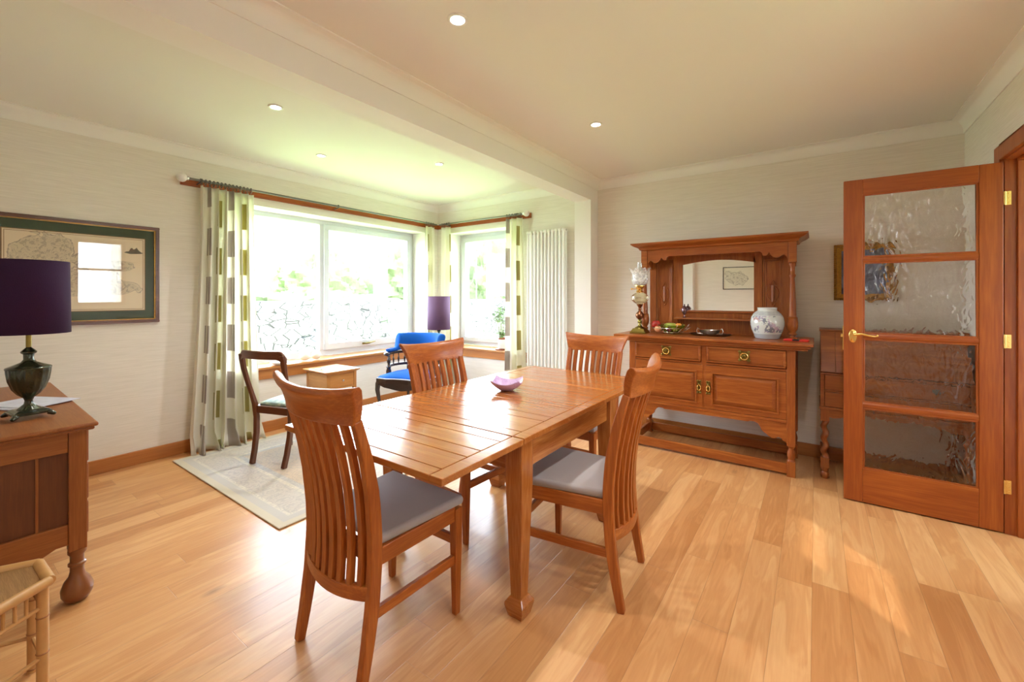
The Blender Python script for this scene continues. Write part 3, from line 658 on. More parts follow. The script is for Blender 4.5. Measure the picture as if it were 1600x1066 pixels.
# ------------------------------------------------------------------ draw-leaf dining table
T = thing('dining_table', 'oak draw-leaf dining table with inlaid plank top, extended', 'table', (-1.35, 1.85, 0))
TX0, TX1 = -1.82, -.90
def top(name, y0, y1, pans, z=.725):
    m = MB(); b_ = .055
    m.box(TX0+.001, TX1-.001, y0+.001, y1-.001, z-.024, z-.004)
    g = .0016; zz0, zz1 = z-.006, z
    m.box(TX0, TX0+b_-g, y0, y1, z-.022, zz1).box(TX1-b_+g, TX1, y0, y1, z-.022, zz1)
    ys = [y0]
    for a, b2 in pans: ys += [a, b2]
    ys.append(y1)
    for i in range(len(ys)-1):
        a, c = ys[i], ys[i+1]
        a2 = a+(g if i else 0); c2 = c-(g if i < len(ys)-2 else 0)
        m.box(TX0+b_+g, TX1-b_-g, a2, c2, zz0 if 0 < i < len(ys)-2 else z-.022, zz1)
    return m.build(name, TABLE[0], T, world=True, bevel=.0018, seg=1)
top('tabletop', 1.342, 2.363, [(1.405, 1.577), (1.651, 1.819), (1.895, 2.056), (2.135, 2.30)])
top('extension_leaf', .905, 1.338, [(.96, 1.081), (1.152, 1.267)], .7235)
top('extension_leaf', 2.367, 2.80, [(2.438, 2.553), (2.624, 2.745)], .7235)
LX_, LY_ = (-1.735, -.963), (1.40, 2.27)
for x, y in ((a, b_) for a in LX_ for b_ in LY_):
    m = MB(); m.taper(x, y, .07, .52, .050, .050, .080, .080).taper(x, y, .52, .70, .080, .080, .082, .082)
    lg = m.build('leg', TABLE[2], T, world=True, bevel=.004)
    m = MB(); m.taper(x, y, .0, .045, .066, .066, .088, .088).taper(x, y, .045, .055, .088, .088, .086, .086).taper(x, y, .055, .078, .086, .086, .054, .054)
    m.build('foot', TABLE[0], lg, world=True, bevel=.003)
for (x0, x1, y0, y1, i) in ((-.99, -.965, 1.43, 2.24, 1), (-1.733, -1.708, 1.43, 2.24, 1), (-1.70, -1.0, 1.375, 1.40, 0), (-1.70, -1.0, 2.27, 2.295, 0)):
    m = MB()
    if i: m.box(x0+.02*(1 if x0 > -1.2 else -1), x1+.02*(1 if x0 > -1.2 else -1), y0, y1, .575, .70)
    else: m.box(x0, x1, y0, y1, .575, .662)
    m.build('apron', TABLE[1 if i else 0], T, world=True, bevel=.003)
for x in (-1.56, -1.14):
    for (a, b_) in ((.99, 1.85), (1.86, 2.71)):
        m = MB(); m.prism([(a if a < 1 else b_, .700), (a+.05 if a < 1 else b_-.05, .664), (1.86, .664), (1.86, .700)], 0, x-.022, x+.022)
        m.build('leaf_bearer', TABLE[1], T, world=True)
# ------------------------------------------------------------------ dining chairs
def bow(x, hw=.20, d=.045): return -d*(1-(x/hw)**2)
SP = [(0, -.235), (.12, -.212), (.25, -.192), (.40, -.182), (.50, -.184), (.62, -.196), (.75, -.222), (.87, -.258), (.93, -.280)]
def spy(z):
    for (z0, y0), (z1, y1) in zip(SP, SP[1:]):
        if z <= z1: return y0+(y1-y0)*(z-z0)/(z1-z0)
    return SP[-1][1]
def make_chair():
    t = thing('dining_chair', 'oak slat-back dining chair nearest the camera, at the near end of the table', 'chair', (0,0,0), group='oak slat-back dining chairs round the table')
    sec = [(-1,-1),(1,-1),(1,1),(-1,1)]
    for s in (-1, 1):
        m = MB(); pts = []; rs = []
        for k in range(19):
            z = .875*k/18; x = s*(.185+.012*max(0, (z-.45)/.5)); y = spy(z)
            pts.append((x, y, z)); w = .015+.003*math.sin(min(1, z/.45)*PI/2); rs.append((w+.004*(1 if z > .2 else z/.2)-.008*max(0, (z-.6)/.3), .0145))
        m.tube(pts, rs, sec=sec, up=(0, 1, 0)); m.build('rear_leg', OAK[2], t, bevel=.004)
        m = MB(); m.taper(s*.195, .195, .0, .30, .024, .026, .036, .036).taper(s*.195, .195, .30, .425, .036, .036, .038, .038); m.build('front_leg', OAK[2], t, bevel=.004)
        m = MB(); m.hull8([(s*.185-.011, -.17, .375), (s*.185+.011, -.17, .375), (s*.195+.011, .18, .375), (s*.195-.011, .18, .375)], [(s*.185-.011, -.17, .435), (s*.185+.011, -.17, .435), (s*.195+.011, .18, .435), (s*.195-.011, .18, .435)]); m.build('side_rail', OAK[1], t, bevel=.003)
        m = MB(); m.hull8([(s*.185-.009, -.195, .205), (s*.185+.009, -.195, .205), (s*.195+.009, .185, .205), (s*.195-.009, .185, .205)], [(s*.185-.009, -.195, .24), (s*.185+.009, -.195, .24), (s*.195+.009, .185, .24), (s*.195-.009, .185, .24)]); m.build('stretcher', OAK[1], t, bevel=.002)
    m = MB(); m.box(-.178, .178, .185, .207, .375, .435); m.build('front_rail', OAK[0], t, bevel=.003)
    m = MB(); m.box(-.178, .178, -.185, -.165, .375, .435); m.build('back_seat_rail', OAK[0], t, bevel=.003)
    m = MB(); m.box(-.18, .18, .186, .204, .275, .31); m.build('stretcher', OAK[0], t, bevel=.002)
    # bowed lower back rail
    m = MB(); pts = [(x, spy(.30)+bow(x), .298-.012*(1-(x/.185)**2)) for x in [(-.185+.37*k/14) for k in range(15)]]
    m.tube(pts, [(.024, .012)]*15, sec=sec, up=(0, 0, 1)); m.build('lower_back_rail', OAK[0], t, bevel=.003)
    # slats
    for k in range(8):
        x = -.148+.296*k/7; xx = lambda z: x*(1+.06*max(0, (z-.45)/.5)); pts = []
        for j in range(15):
            z = .30+(.885-.30)*j/14; pts.append((xx(z), spy(z)+bow(x)*(1-.0*z), z))
        m = MB(); m.tube(pts, [(.0100, .0118)]*15, sec=sec, up=(0, 1, 0)); m.build('back_slat', OAK[2], t, bevel=.002)
    # scrolled crest rail: section in (y,z), swept along a bow that flares forward at the ends
    prof = [(.014, .0), (.012, .045), (.004, .075), (-.008, .100), (-.022, .112), (-.036, .110), (-.043, .098), (-.038, .084), (-.028, .072), (-.020, .05), (-.014, .02), (-.013, .0)]
    m = MB(); vs_ = []; fs = []; N = 24; n = len(prof)
    for i in range(N+1):
        s = -1+2*i/N; x = s*.250; up_ = .014*abs(s)**3
        pinch = 1-.0*abs(s)
        for (py, pz) in prof:
            f = pz/.11
            xe = s*(.205+.045*f**1.4)
            vs_.append((xe, -.262+bow(s*.2)*1.0+py*pinch-.012*f*0, .862+pz*(1+.05*abs(s))+up_*f))
    for i in range(N):
        for j in range(n): k = (j+1) % n; fs.append((i*n+j, i*n+k, (i+1)*n+k, (i+1)*n+j))
    fs.append(tuple(range(n))); fs.append(tuple(N*n+j for j in range(n-1, -1, -1)))
    m.add(vs_, fs, True); m.build('crest_rail', OAK[0], t, bevel=.004, ang=50)
    # padded seat
    m = MB(); vs_ = []; fs = []; N = 12
    for lay, (zz, ins) in enumerate(((.432, .012), (.437, .0), (.458, -.004), (.470, .004))):
        ring = []
        for (cx, cy) in ((-.185, -.160), (.185, -.160), (.215, .215), (-.215, .215)):
            ring.append((cx*(1-ins/.2), (cy-.03)*(1-ins/.2)+.03, zz))
        vs_ += ring
    for j in range(3):
        for i in range(4): k = (i+1) % 4; fs.append((j*4+i, j*4+k, (j+1)*4+k, (j+1)*4+i))
    fs.append((3, 2, 1, 0)); vs_ += [(0, .03, .479)]
    for i in range(4): fs.append((12+i, 12+(i+1) % 4, 16))
    m.add(vs_, fs, True); m.build('seat', SEATCLOTH, t, bevel=.012, seg=3, ang=80)
    return t
ch = make_chair(); ch.location = (-1.365, 1.06, 0)
dup(ch, (-.889, 1.80, 0), math.radians(96.6), 'oak slat-back dining chair with grey seat on the right of the table, nearest the sideboard')
dup(ch, (-1.638, 1.845, 0), math.radians(-94), 'oak slat-back dining chair tucked under the window side of the table')
dup(ch, (-1.31, 2.61, 0), PI, 'oak slat-back dining chair at the far end of the table, before the radiator')
# ------------------------------------------------------------------ lilac dish on the table
def petal_bowl():
    m = MB(); N = 32; vs_ = []; fs = []; R = 6
    def pt(r, a, inn):
        k = max(abs(math.cos(a)), abs(math.sin(a))); sq = (1/k)**.75
        rr = r*sq; z = .042*(r/.088)**2.4*(1+.55*(sq-1)/.3)
        return (rr*math.cos(a), rr*math.sin(a), z+(.004 if inn else 0))
    rs = [0, .03, .045, .06, .075, .088]
    for inn in (0, 1):
        for r in rs:
            for i in range(N):
                a = 2*PI*i/N; p = pt(r, a, inn); vs_.append((p[0], p[1], p[2] if inn or r > .03 else 0))
    for q in (0, 1):
        b_ = q*len(rs)*N
        for j in range(len(rs)-1):
            for i in range(N): k = (i+1) % N; fs.append((b_+j*N+i, b_+j*N+k, b_+(j+1)*N+k, b_+(j+1)*N+i))
    a, c = (len(rs)-1)*N, (2*len(rs)-1)*N
    for i in range(N): k = (i+1) % N; fs.append((a+i, a+k, c+k, c+i))
    return m.add(vs_, fs, True)
LIL, n_, l_, b__ = nt('lilac_glaze'); b__.inputs['Roughness'].default_value = .18
tx = n_.new('ShaderNodeTexCoord'); vo = n_.new('ShaderNodeTexNoise'); vo.inputs['Scale'].default_value = 22; vo.inputs['Distortion'].default_value = 1.5; l_.new(tx.outputs['Object'], vo.inputs['Vector'])
crr = n_.new('ShaderNodeValToRGB'); crr.color_ramp.elements[0].position = .49; crr.color_ramp.elements[0].color = (.56, .38, .62, 1); crr.color_ramp.elements[1].position = .515; crr.color_ramp.elements[1].color = (.60, .44, .66, 1)
e = crr.color_ramp.elements.new(.502); e.color = (.22, .14, .24, 1); l_.new(vo.outputs['Fac'], crr.inputs[0]); l_.new(crr.outputs[0], b__.inputs['Base Color'])
m = petal_bowl(); m.xf(Matrix.Rotation(math.radians(25), 4, 'Z')); o = m.build('dish', LIL, origin=None); o.location = (-1.445, 1.975, .726)
tag(o, 'square lilac glazed dish standing on the dining table', 'dish')

# ------------------------------------------------------------------ mirror-backed sideboard
S = thing('sideboard', 'tall carved oak sideboard with arched mirror back and brass pulls', 'sideboard', (-.71, 3.80, 0))
SX0, SX1, SY0, SY1 = -1.30, -.116, 3.55, 4.04
SC = (SX0+SX1)/2
def mir(pts): return [(2*SC-x, z) for (x, z) in reversed(pts)]
for x in (SX0, SX1-.052):
    for y in (SY0, SY1-.05):
        m = MB(); w = .052
        m.box(x, x+w, y, y+w, .215, .885).box(x, x+w, y, y+w, 0, .108)
        c = (x+w/2, y+w/2, 0)
        m.lathe([(.024, .105), (.026, .112), (.019, .118), (.023, .135), (.0255, .155), (.022, .175), (.016, .195), (.018, .203), (.026, .212), (.024, .218)], c, 20)
        m.build('leg', SIDE[2], S, world=True, bevel=.002)
# carcass panels
m = MB(); m.box(SX0+.052, SX1-.052, SY1-.03, SY1-.015, .38, .89).box(SX0+.01, SX0+.03, SY0+.05, SY1-.05, .35, .89).box(SX1-.03, SX1-.01, SY0+.05, SY1-.05, .35, .89).box(SX0+.052, SX1-.052, SY0+.03, SY1-.03, .375, .39)
m.build('carcass', SIDE[2], S, world=True)
m = MB(); m.box(SX0+.052, SX1-.052, SY0+.004, SY0+.03, .735, .752).box(SX0+.052, SX1-.052, SY0-.004, SY0+.03, .375, .395).box(SX0+.052, SX1-.052, SY0+.004, SY0+.03, .875, .895).box(SC-.02, SC+.02, SY0+.003, SY0+.03, .395, .876)
m.build('face_frame', SIDE[0], S, world=True, bevel=.002)
# counter
m = MB(); m.box(-1.42, -.012, SY0-.055, SY1+.045, .920, .942); m.box(-1.40, -.03, SY0-.038, SY1+.045, .903, .920); m.box(-1.385, -.045, SY0-.022, SY1+.045, .888, .903)
m.build('counter_top', SIDE[0], S, world=True, bevel=.005)
def stepframe(m, x0, x1, z0, z1, y, w, d):   # raised bead frame
    m.box(x0, x1, y-d, y, z0, z0+w).box(x0, x1, y-d, y, z1-w, z1).box(x0, x0+w, y-d, y, z0+w, z1-w).box(x1-w, x1, y-d, y, z0+w, z1-w)
def drawer(x0, x1, z0, z1, hx, hz):
    m = MB(); m.box(x0, x1, SY0-.002, SY0+.02, z0, z1); stepframe(m, x0, x1, z0, z1, SY0-.002, .014, .008)
    d = m.build('drawer', SIDE[0], S, world=True, bevel=.004)
    m = MB(); y = SY0-.004
    m.box(hx-.034, hx+.034, y-.003, y, hz-.034, hz+.034)
    for sx_ in (-1, 1):
        for sz in (-1, 1): m.ball((hx+sx_*.031, y-.003, hz+sz*.031), .010, 10, (1, .4, 1))
    m.ball((hx, y-.006, hz), .014, 12, (1, .6, 1)); m.build('pull_plate', OLDBRASS, d, world=True, bevel=.002)
    m = MB(); m.torus((hx, y-.012, hz-.002), .024, .0045, axis=1, n=24); m.build('ring_pull', BRASS, d, world=True)
drawer(SX0+.056, SC-.022, .757, .880, -.99, .824)
drawer(SC+.022, SX1-.056, .757, .880, -.43, .824)
def door(x0, x1, z0, z1, hx):
    m = MB(); w = .052
    m.box(x0, x1, SY0, SY0+.018, z0, z0+.04).box(x0, x1, SY0, SY0+.018, z1-.055, z1).box(x0, x0+w, SY0, SY0+.018, z0+.04, z1-.055).box(x1-w, x1, SY0, SY0+.018, z0+.04, z1-.055)
    d = m.build('cabinet_door', SIDE[0], S, world=True, bevel=.002)
    m = MB(); stepframe(m, x0+w-.008, x1-w+.008, z0+.032, z1-.047, SY0, .012, .007)
    a0, a1, c0, c1 = x0+w, x1-w, z0+.04, z1-.055; i = .035; y = SY0+.012
    m.hull8([(a0, y, c0), (a1, y, c0), (a1, y, c1), (a0, y, c1)], [(a0+i, y-.012, c0+i), (a1-i, y-.012, c0+i), (a1-i, y-.012, c1-i), (a0+i, y-.012, c1-i)])
    m.build('door_panel', SIDE[0], d, world=True, bevel=.0015)
    m = MB(); y = SY0-.001; m.box(hx-.014, hx+.014, y-.003, y, .51, .61)
    for z in (.515, .56, .605): m.ball((hx-.010, y-.003, z), .008, 10, (1, .4, 1)); m.ball((hx+.010, y-.003, z), .008, 10, (1, .4, 1))
    m.ball((hx, y-.008, .585), .007, 10); h = m.build('handle_plate', OLDBRASS, d, world=True, bevel=.002)
    m = MB(); m.torus((hx, y-.010, .555), .016, .004, axis=1, n=20, sc=(.75, 1.35)); m.build('ring_pull', BRASS, d, world=True)
door(SX0+.054, SC-.008, .397, .732, SC-.033)
door(SC+.008, SX1-.054, .397, .732, SC+.033)
# shaped apron under the doors
half = [(SC, .345), (SC+.30, .345), (SC+.315, .352), (SC+.345, .352), (SC+.365, .340), (SC+.38, .318), (SC+.385, .300), (SC+.40, .285), (SC+.415, .278), (SC+.43, .262), (SC+.455, .252), (SC+.475, .256), (SC+.49, .268), (SC+.505, .262), (SC+.52, .245), (SC+.54, .235)]
poly = [(SX0+.052, .375)]+[(2*SC-x, z) for x, z in reversed(half)]+half[1:]+[(SX1-.052, .375)]
m = MB(); m.prism(poly, 1, SY0+.006, SY0+.026); m.build('shaped_apron', SIDE[0], S, world=True)
m = MB(); m.box(SX0+.052, SX1-.052, SY0+.01, SY0+.032, .018, .088).box(SX0+.052, SX1-.052, SY1-.035, SY1-.012, .018, .088).box(SX0+.012, SX0+.035, SY0+.052, SY1-.05, .018, .088).box(SX1-.035, SX1-.012, SY0+.052, SY1-.05, .018, .088)
m.build('stretcher', SIDE[0], S, world=True, bevel=.003)
# upper stage
UY = 4.0
m = MB()
m.box(-1.262, -1.205, UY-.012, UY+.028, .942, 1.66).box(-.210, -.154, UY-.012, UY+.028, .942, 1.66)      # outer stiles
m.box(-1.205, -.210, UY, UY+.025, .942, 1.12).box(-1.205, -.210, UY, UY+.025, 1.60, 1.68)
m.box(-1.058, -.995, UY, UY+.025, 1.12, 1.60).box(-.415, -.355, UY, UY+.025, 1.12, 1.60)
arch = [(-.975, 1.545)]+[(-.975+.57*k/16, 1.545+.032*math.sin(PI*k/16)) for k in range(1, 16)]+[(-.405, 1.545)]
m.prism([(-.995, 1.60), (-.995, 1.545)]+arch+[(-.415+.0, 1.545), (-.415, 1.60)], 1, UY, UY+.025)
m.box(-.995, -.975, UY, UY+.025, 1.12, 1.545).box(-1.205, -.210, UY+.018, UY+.028, 1.10, 1.62)
m.build('back_panelling', SIDE[2], S, world=True, bevel=.002)
for (x0, x1, s) in ((-1.20, -1.06, 1), (-.350, -.212, -1)):
    m = MB(); stepframe(m, x0, x1, 1.015, 1.565, UY, .010, .010); stepframe(m, x0+.012, x1-.012, 1.03, 1.55, UY+.002, .012, .008)
    m.box(x0+.02, x1-.02, UY-.001, UY+.006, 1.035, 1.545); pn = m.build('side_panel', SIDE[2], S, world=True, bevel=.002)
    cx = (x0+x1)/2; m = MB()
    m.tube([(cx, UY-.003, 1.222), (cx, UY-.003, 1.352)], .011, 12)
    z0 = 1.287
    for q in (-1, 1):
        for r in (-1, 1):
            m.tube([(cx, UY-.003, z0+r*.105), (cx+q*.012, UY-.003, z0+r*.085), (cx+q*.006, UY-.003, z0+r*.078), (cx+q*.026, UY-.003, z0+r*.066), (cx+q*.014, UY-.003, z0+r*.055), (cx+q*.034, UY-.003, z0+r*.03), (cx+q*.04, UY-.003, z0)], .004, 6)
    m.build('carved_ornament', SIDE[2], pn, world=True)
m = MB(); m.prism([(-.972, 1.142)]+[(x, z) for x, z in [(-.402, 1.142), (-.402, 1.545)]]+[(p[0], p[1]) for p in reversed(arch)][1:-1]+[(-.972, 1.545)], 1, UY+.010, UY+.017)
m.build('mirror', MIRROR, S, world=True, label='arched bevelled mirror glass')
m = MB(); m.box(-1.03, -.34, UY-.088, UY, 1.062, 1.076)
for x in (-1.0, -.385): m.prism([(UY, .99), (UY, 1.062), (UY-.07, 1.062), (UY-.06, 1.045), (UY-.03, 1.03), (UY-.015, 1.0)], 0, x-.009, x+.009)
m.build('shelf', SIDE[0], S, world=True, bevel=.003)
m = MB(); m.box(-.985, -.40, UY-.010, UY+.01, 1.122, 1.14); m.build('mirror_ledge', SIDE[0], S, world=True, bevel=.003)
# hood: frieze with shaped front, sides and moulded cornice
HY = 3.755; HC = -.690
fr = [(HC, 1.607), (HC+0.337, 1.607), (HC+0.351, 1.600), (HC+0.360, 1.575), (HC+0.383, 1.575), (HC+0.402, 1.598), (HC+0.411, 1.578), (HC+0.423, 1.565), (HC+0.444, 1.555), (HC+0.468, 1.558), (HC+0.484, 1.570), (HC+0.496, 1.575), (HC+0.510, 1.562), (HC+0.519, 1.545)]
poly = [(HC-.523, 1.67)]+[(2*HC-x, z) for x, z in reversed(fr)]+fr[1:]+[(HC+.523, 1.67)]
m = MB(); m.prism(poly, 1, HY, HY+.02)
m.box(HC-.575, HC-.523, HY-.008, HY+.044, 1.515, 1.67).box(HC+.523, HC+.575, HY-.008, HY+.044, 1.515, 1.67)
m.build('frieze', SIDE[0], S, world=True, bevel=.002)
m = MB()
for x in (HC-.563, HC+.543):
    m.prism([(HY+.04, 1.67), (HY+.04, 1.56), (HY+.08, 1.575), (HY+.11, 1.56), (HY+.15, 1.53), (UY+.02, 1.50), (UY+.02, 1.67)], 0, x, x+.02)
m.box(HC-.563, HC+.563, HY+.02, UY+.03, 1.655, 1.67)
m.build('hood', SIDE[0], S, world=True)
m = MB(); prof = [(0, 1.668), (.012, 1.672), (.016, 1.684), (.028, 1.692), (.046, 1.700), (.062, 1.710), (.066, 1.716), (.072, 1.716), (.072, 1.728)]
vs_ = []
for d_, z in prof: vs_ += [(HC-.575-d_, HY-.008-d_, z), (HC+.575+d_, HY-.008-d_, z), (HC+.575+d_, UY+.04, z), (HC-.575-d_, UY+.04, z)]
fs = [(0, 3, 2, 1), tuple(len(prof)*4-4+i for i in range(4))]
for j in range(len(prof)-1):
    for i in range(4): k = (i+1) % 4; fs.append((j*4+i, j*4+k, (j+1)*4+k, (j+1)*4+i))
m.add(vs_, fs); m.build('cornice', SIDE[0], S, world=True, bevel=.0015)
for x in (HC-.549, HC+.549):
    m = MB(); c = (x, HY+.02, 0)
    m.lathe([(.024, .942), (.030, .945), (.030, .955), (.020, .962), (.018, .972), (.027, .980), (.027, .988), (.020, .994), (.020, 1.0), (.031, 1.02), (.035, 1.045), (.035, 1.075), (.031, 1.10), (.033, 1.104), (.028, 1.110), (.024, 1.112), (.014, 1.40), (.020, 1.415), (.020, 1.422), (.014, 1.43), (.015, 1.485), (.022, 1.50), (.022, 1.508), (.018, 1.515)], c, 28)
    m.build('turned_column', SIDE[2], S, world=True)
# ------------------------------------------------------------------ things on the sideboard (counter top at z .942)
CT = .9425
t = thing('oil_lamp', 'antique brass oil lamp with glass chimney on the left end of the sideboard', 'oil lamp', (-1.262, 3.705, CT)); t.scale = (1.12, 1.12, 1.17)
m = MB(); m.taper(0, 0, 0, .012, .125, .125, .118, .118).taper(0, 0, .012, .035, .112, .112, .085, .085); m.build('base', OLDBRASS, t, bevel=.003)
m = MB(); m.lathe([(.04, .035), (.036, .042), (.018, .05), (.012, .062), (.012, .075), (.02, .082), (.014, .09), (.014, .10)], (0,0,0), 20); m.build('stem', OLDBRASS, t)
m = MB(); m.lathe([(.012, .10), (.026, .112), (.033, .128), (.030, .145), (.018, .158), (.010, .168), (.014, .178), (.011, .188), (.02, .205), (.026, .215)], (0,0,0), 20); m.build('knop', COPPER, t)
m = MB(); m.lathe([(.02, .215), (.045, .228), (.060, .243), (.066, .250), (.066, .256), (.061, .259), (.061, .265), (.066, .268), (.066, .276), (.060, .282), (.040, .296), (.026, .303)], (0,0,0), 28); m.build('glass_font', real_glass('amber_font_glass', (.86, .80, .55)), t)
m = MB(); m.lathe([(.026, .303), (.028, .31), (.022, .318), (.024, .335), (.034, .345), (.040, .350), (.040, .356), (.026, .358)], (0,0,0), 24); m.cyl((-.02, -.01, .33), (-.05, -.025, .33), .003).ball((-.055, -.027, .33), .008, 10); m.build('burner', BRASS, t)
m = MB(); m.lathe([(.022, .358), (.028, .375), (.026, .40), (.019, .43), (.0175, .53), (.0165, .53), (.018, .43), (.025, .40), (.027, .375), (.021, .358)], (0,0,0), 24); m.build('chimney', LAMPGLASS, t)
m = MB(); vs_ = []; fs = []; n = 48; pr = [(.036, .357), (.055, .372), (.062, .395), (.058, .42), (.056, .44), (.068, .462), (.078, .475)]
for j, (r, z) in enumerate(pr):
    for i in range(n):
        a = 2*PI*i/n; q = max(0, (j-3)/3); rr = r*(1+.10*q*math.cos(8*a)); vs_.append((rr*math.cos(a), rr*math.sin(a), z+.012*q*math.cos(8*a)))
for j in range(len(pr)-1):
    for i in range(n): k = (i+1) % n; fs.append((j*n+i, j*n+k, (j+1)*n+k, (j+1)*n+i))
m.add(vs_, fs, True); m.build('frilled_shade', ETCHED, t, solid=.002)

BX, BY_ = -1.02, 3.765
t = thing('wire_fruit_basket', 'silver wire basket holding fruit and a green glass bowl', 'basket', (BX, BY_, CT)); t.scale = (1.32, 1.32, 1.2)
m = MB()
for k in range(18):
    a = 2*PI*k/18; e = .115+.014*(k % 2)
    m.tube([(.045*math.cos(a), .045*math.sin(a), .004), (.08*math.cos(a), .08*math.sin(a), .016), (e*math.cos(a+.1), e*math.sin(a+.1), .05+.02*(k % 3 == 0))], .0018, 5)
m.torus((0,0,.004), .045, .003, n=24, m=6).torus((0,0,.016), .08, .002, n=28, m=6).torus((0,0,.045), .112, .0025, n=32, m=6); m.build('wire_frame', CHROME, t)
t = thing('glass_bowl', 'green glass bowl set in the wire basket', 'bowl', (BX+.015, BY_, CT+.008)); t.scale = (1.25, 1.25, 1.15)
m = MB(); m.lathe([(.03, .0), (.04, .004), (.062, .02), (.082, .045), (.088, .062), (.085, .062), (.079, .046), (.058, .022), (.036, .007), (0, .006)], (0,0,0), 32); m.build('bowl', real_glass('green_glass', (.50, .62, .16)), t)
APPLE = plain('apple_skin', (.42, .03, .02), .25, var=.35, bscale=14); PEACH = plain('peach_skin', (.72, .32, .15), .6, var=.25, bscale=12)
LIME = plain('green_fruit_skin', (.40, .44, .08), .4, var=.2, bscale=20); ORNG = plain('orange_skin', (.80, .32, .04), .45, bump=.3, bscale=150)
GRAPE = plain('dark_grape_skin', (.16, .03, .06), .3)
def fruit(name, x, y, z, r, mat, lab, cat, sc=(1,1,.92), stem=True):
    x = BX+(x-BX)*1.35; y = BY_+(y-BY_)*1.3; r *= 1.2; z = CT+(z-CT)*1.15
    t = thing(name, lab, cat, (x, y, z-r*sc[2]))
    m = MB(); pr = []
    for j in range(15):
        a = PI*j/14; rr = math.sin(a)*r; zz = -math.cos(a)*r*sc[2]
        if a > 2.6: zz -= (a-2.6)*r*.45
        pr.append((max(rr, 1e-6) if 0 < j < 14 else 0, zz+r*sc[2]))
    m.lathe(pr, (0,0,0), 20); m.xf(Matrix.Diagonal((sc[0], sc[1], 1, 1))); m.build('skin', mat, t)
    if stem: m = MB(); m.tube([(0, 0, r*1.5*sc[2]), (.002, 0, r*2.0*sc[2]+.004)], .0012, 5); m.build('stem', MAHOG[2], t)
fruit('apple', BX-.085, BY_-.01, CT+.068, .034, APPLE, 'shiny red apple at the left of the fruit basket', 'apple')
fruit('peach', BX-.055, BY_-.075, CT+.040, .024, PEACH, 'small pinkish peach at the front of the fruit basket', 'peach')
fruit('pear', BX+.0, BY_+.01, CT+.055, .036, LIME, 'green pear in the green glass bowl', 'pear', sc=(1.35, .95, .8))
fruit('satsuma', BX+.055, BY_-.01, CT+.065, .020, ORNG, 'small orange at the right of the glass bowl', 'orange')
fruit('plum', BX+.008, BY_-.055, CT+.040, .018, GRAPE, 'dark plum low in the front of the glass bowl', 'plum')
fruit('lime', BX+.04, BY_-.045, CT+.040, .018, LIME, 'little lime low in the front right of the glass bowl', 'lime', stem=False)

t = thing('oval_tray', 'oval old silver tray with a wavy rim on the sideboard', 'tray', (-.71, 3.80, CT)); t.scale = (1.2, 1.2, 1.1)
m = MB(); m.lathe([(0, 0), (.10, 0), (.115, .006), (.125, .014), (.128, .014), (.116, .003+.005), (.10, .004), (0, .004)], (0,0,0), 40, flute=.03, nfl=12); m.xf(Matrix.Diagonal((1.05, .70, 1, 1))); m.build('tray', SILVER, t)
t = thing('handled_dish', 'small dark silver dish with two pale handles on the oval tray', 'dish', (-.715, 3.81, CT+.0045)); t.scale = (1.15, 1.15, 1.1)
m = MB(); m.lathe([(.035, 0), (.04, .003), (.06, .02), (.068, .036), (.064, .036), (.056, .022), (.035, .006), (0, .005)], (0,0,0), 28); m.xf(Matrix.Diagonal((1.05, .75, 1, 1))); m.build('bowl', SILVER, t)
for s in (-1, 1):
    m = MB(); m.tube([(s*.045, 0, .010), (s*.082, 0, .008), (s*.088, 0, .03), (s*.080, 0, .048), (s*.068, 0, .038)], .0035, 8); m.build('handle', CHROME, t)

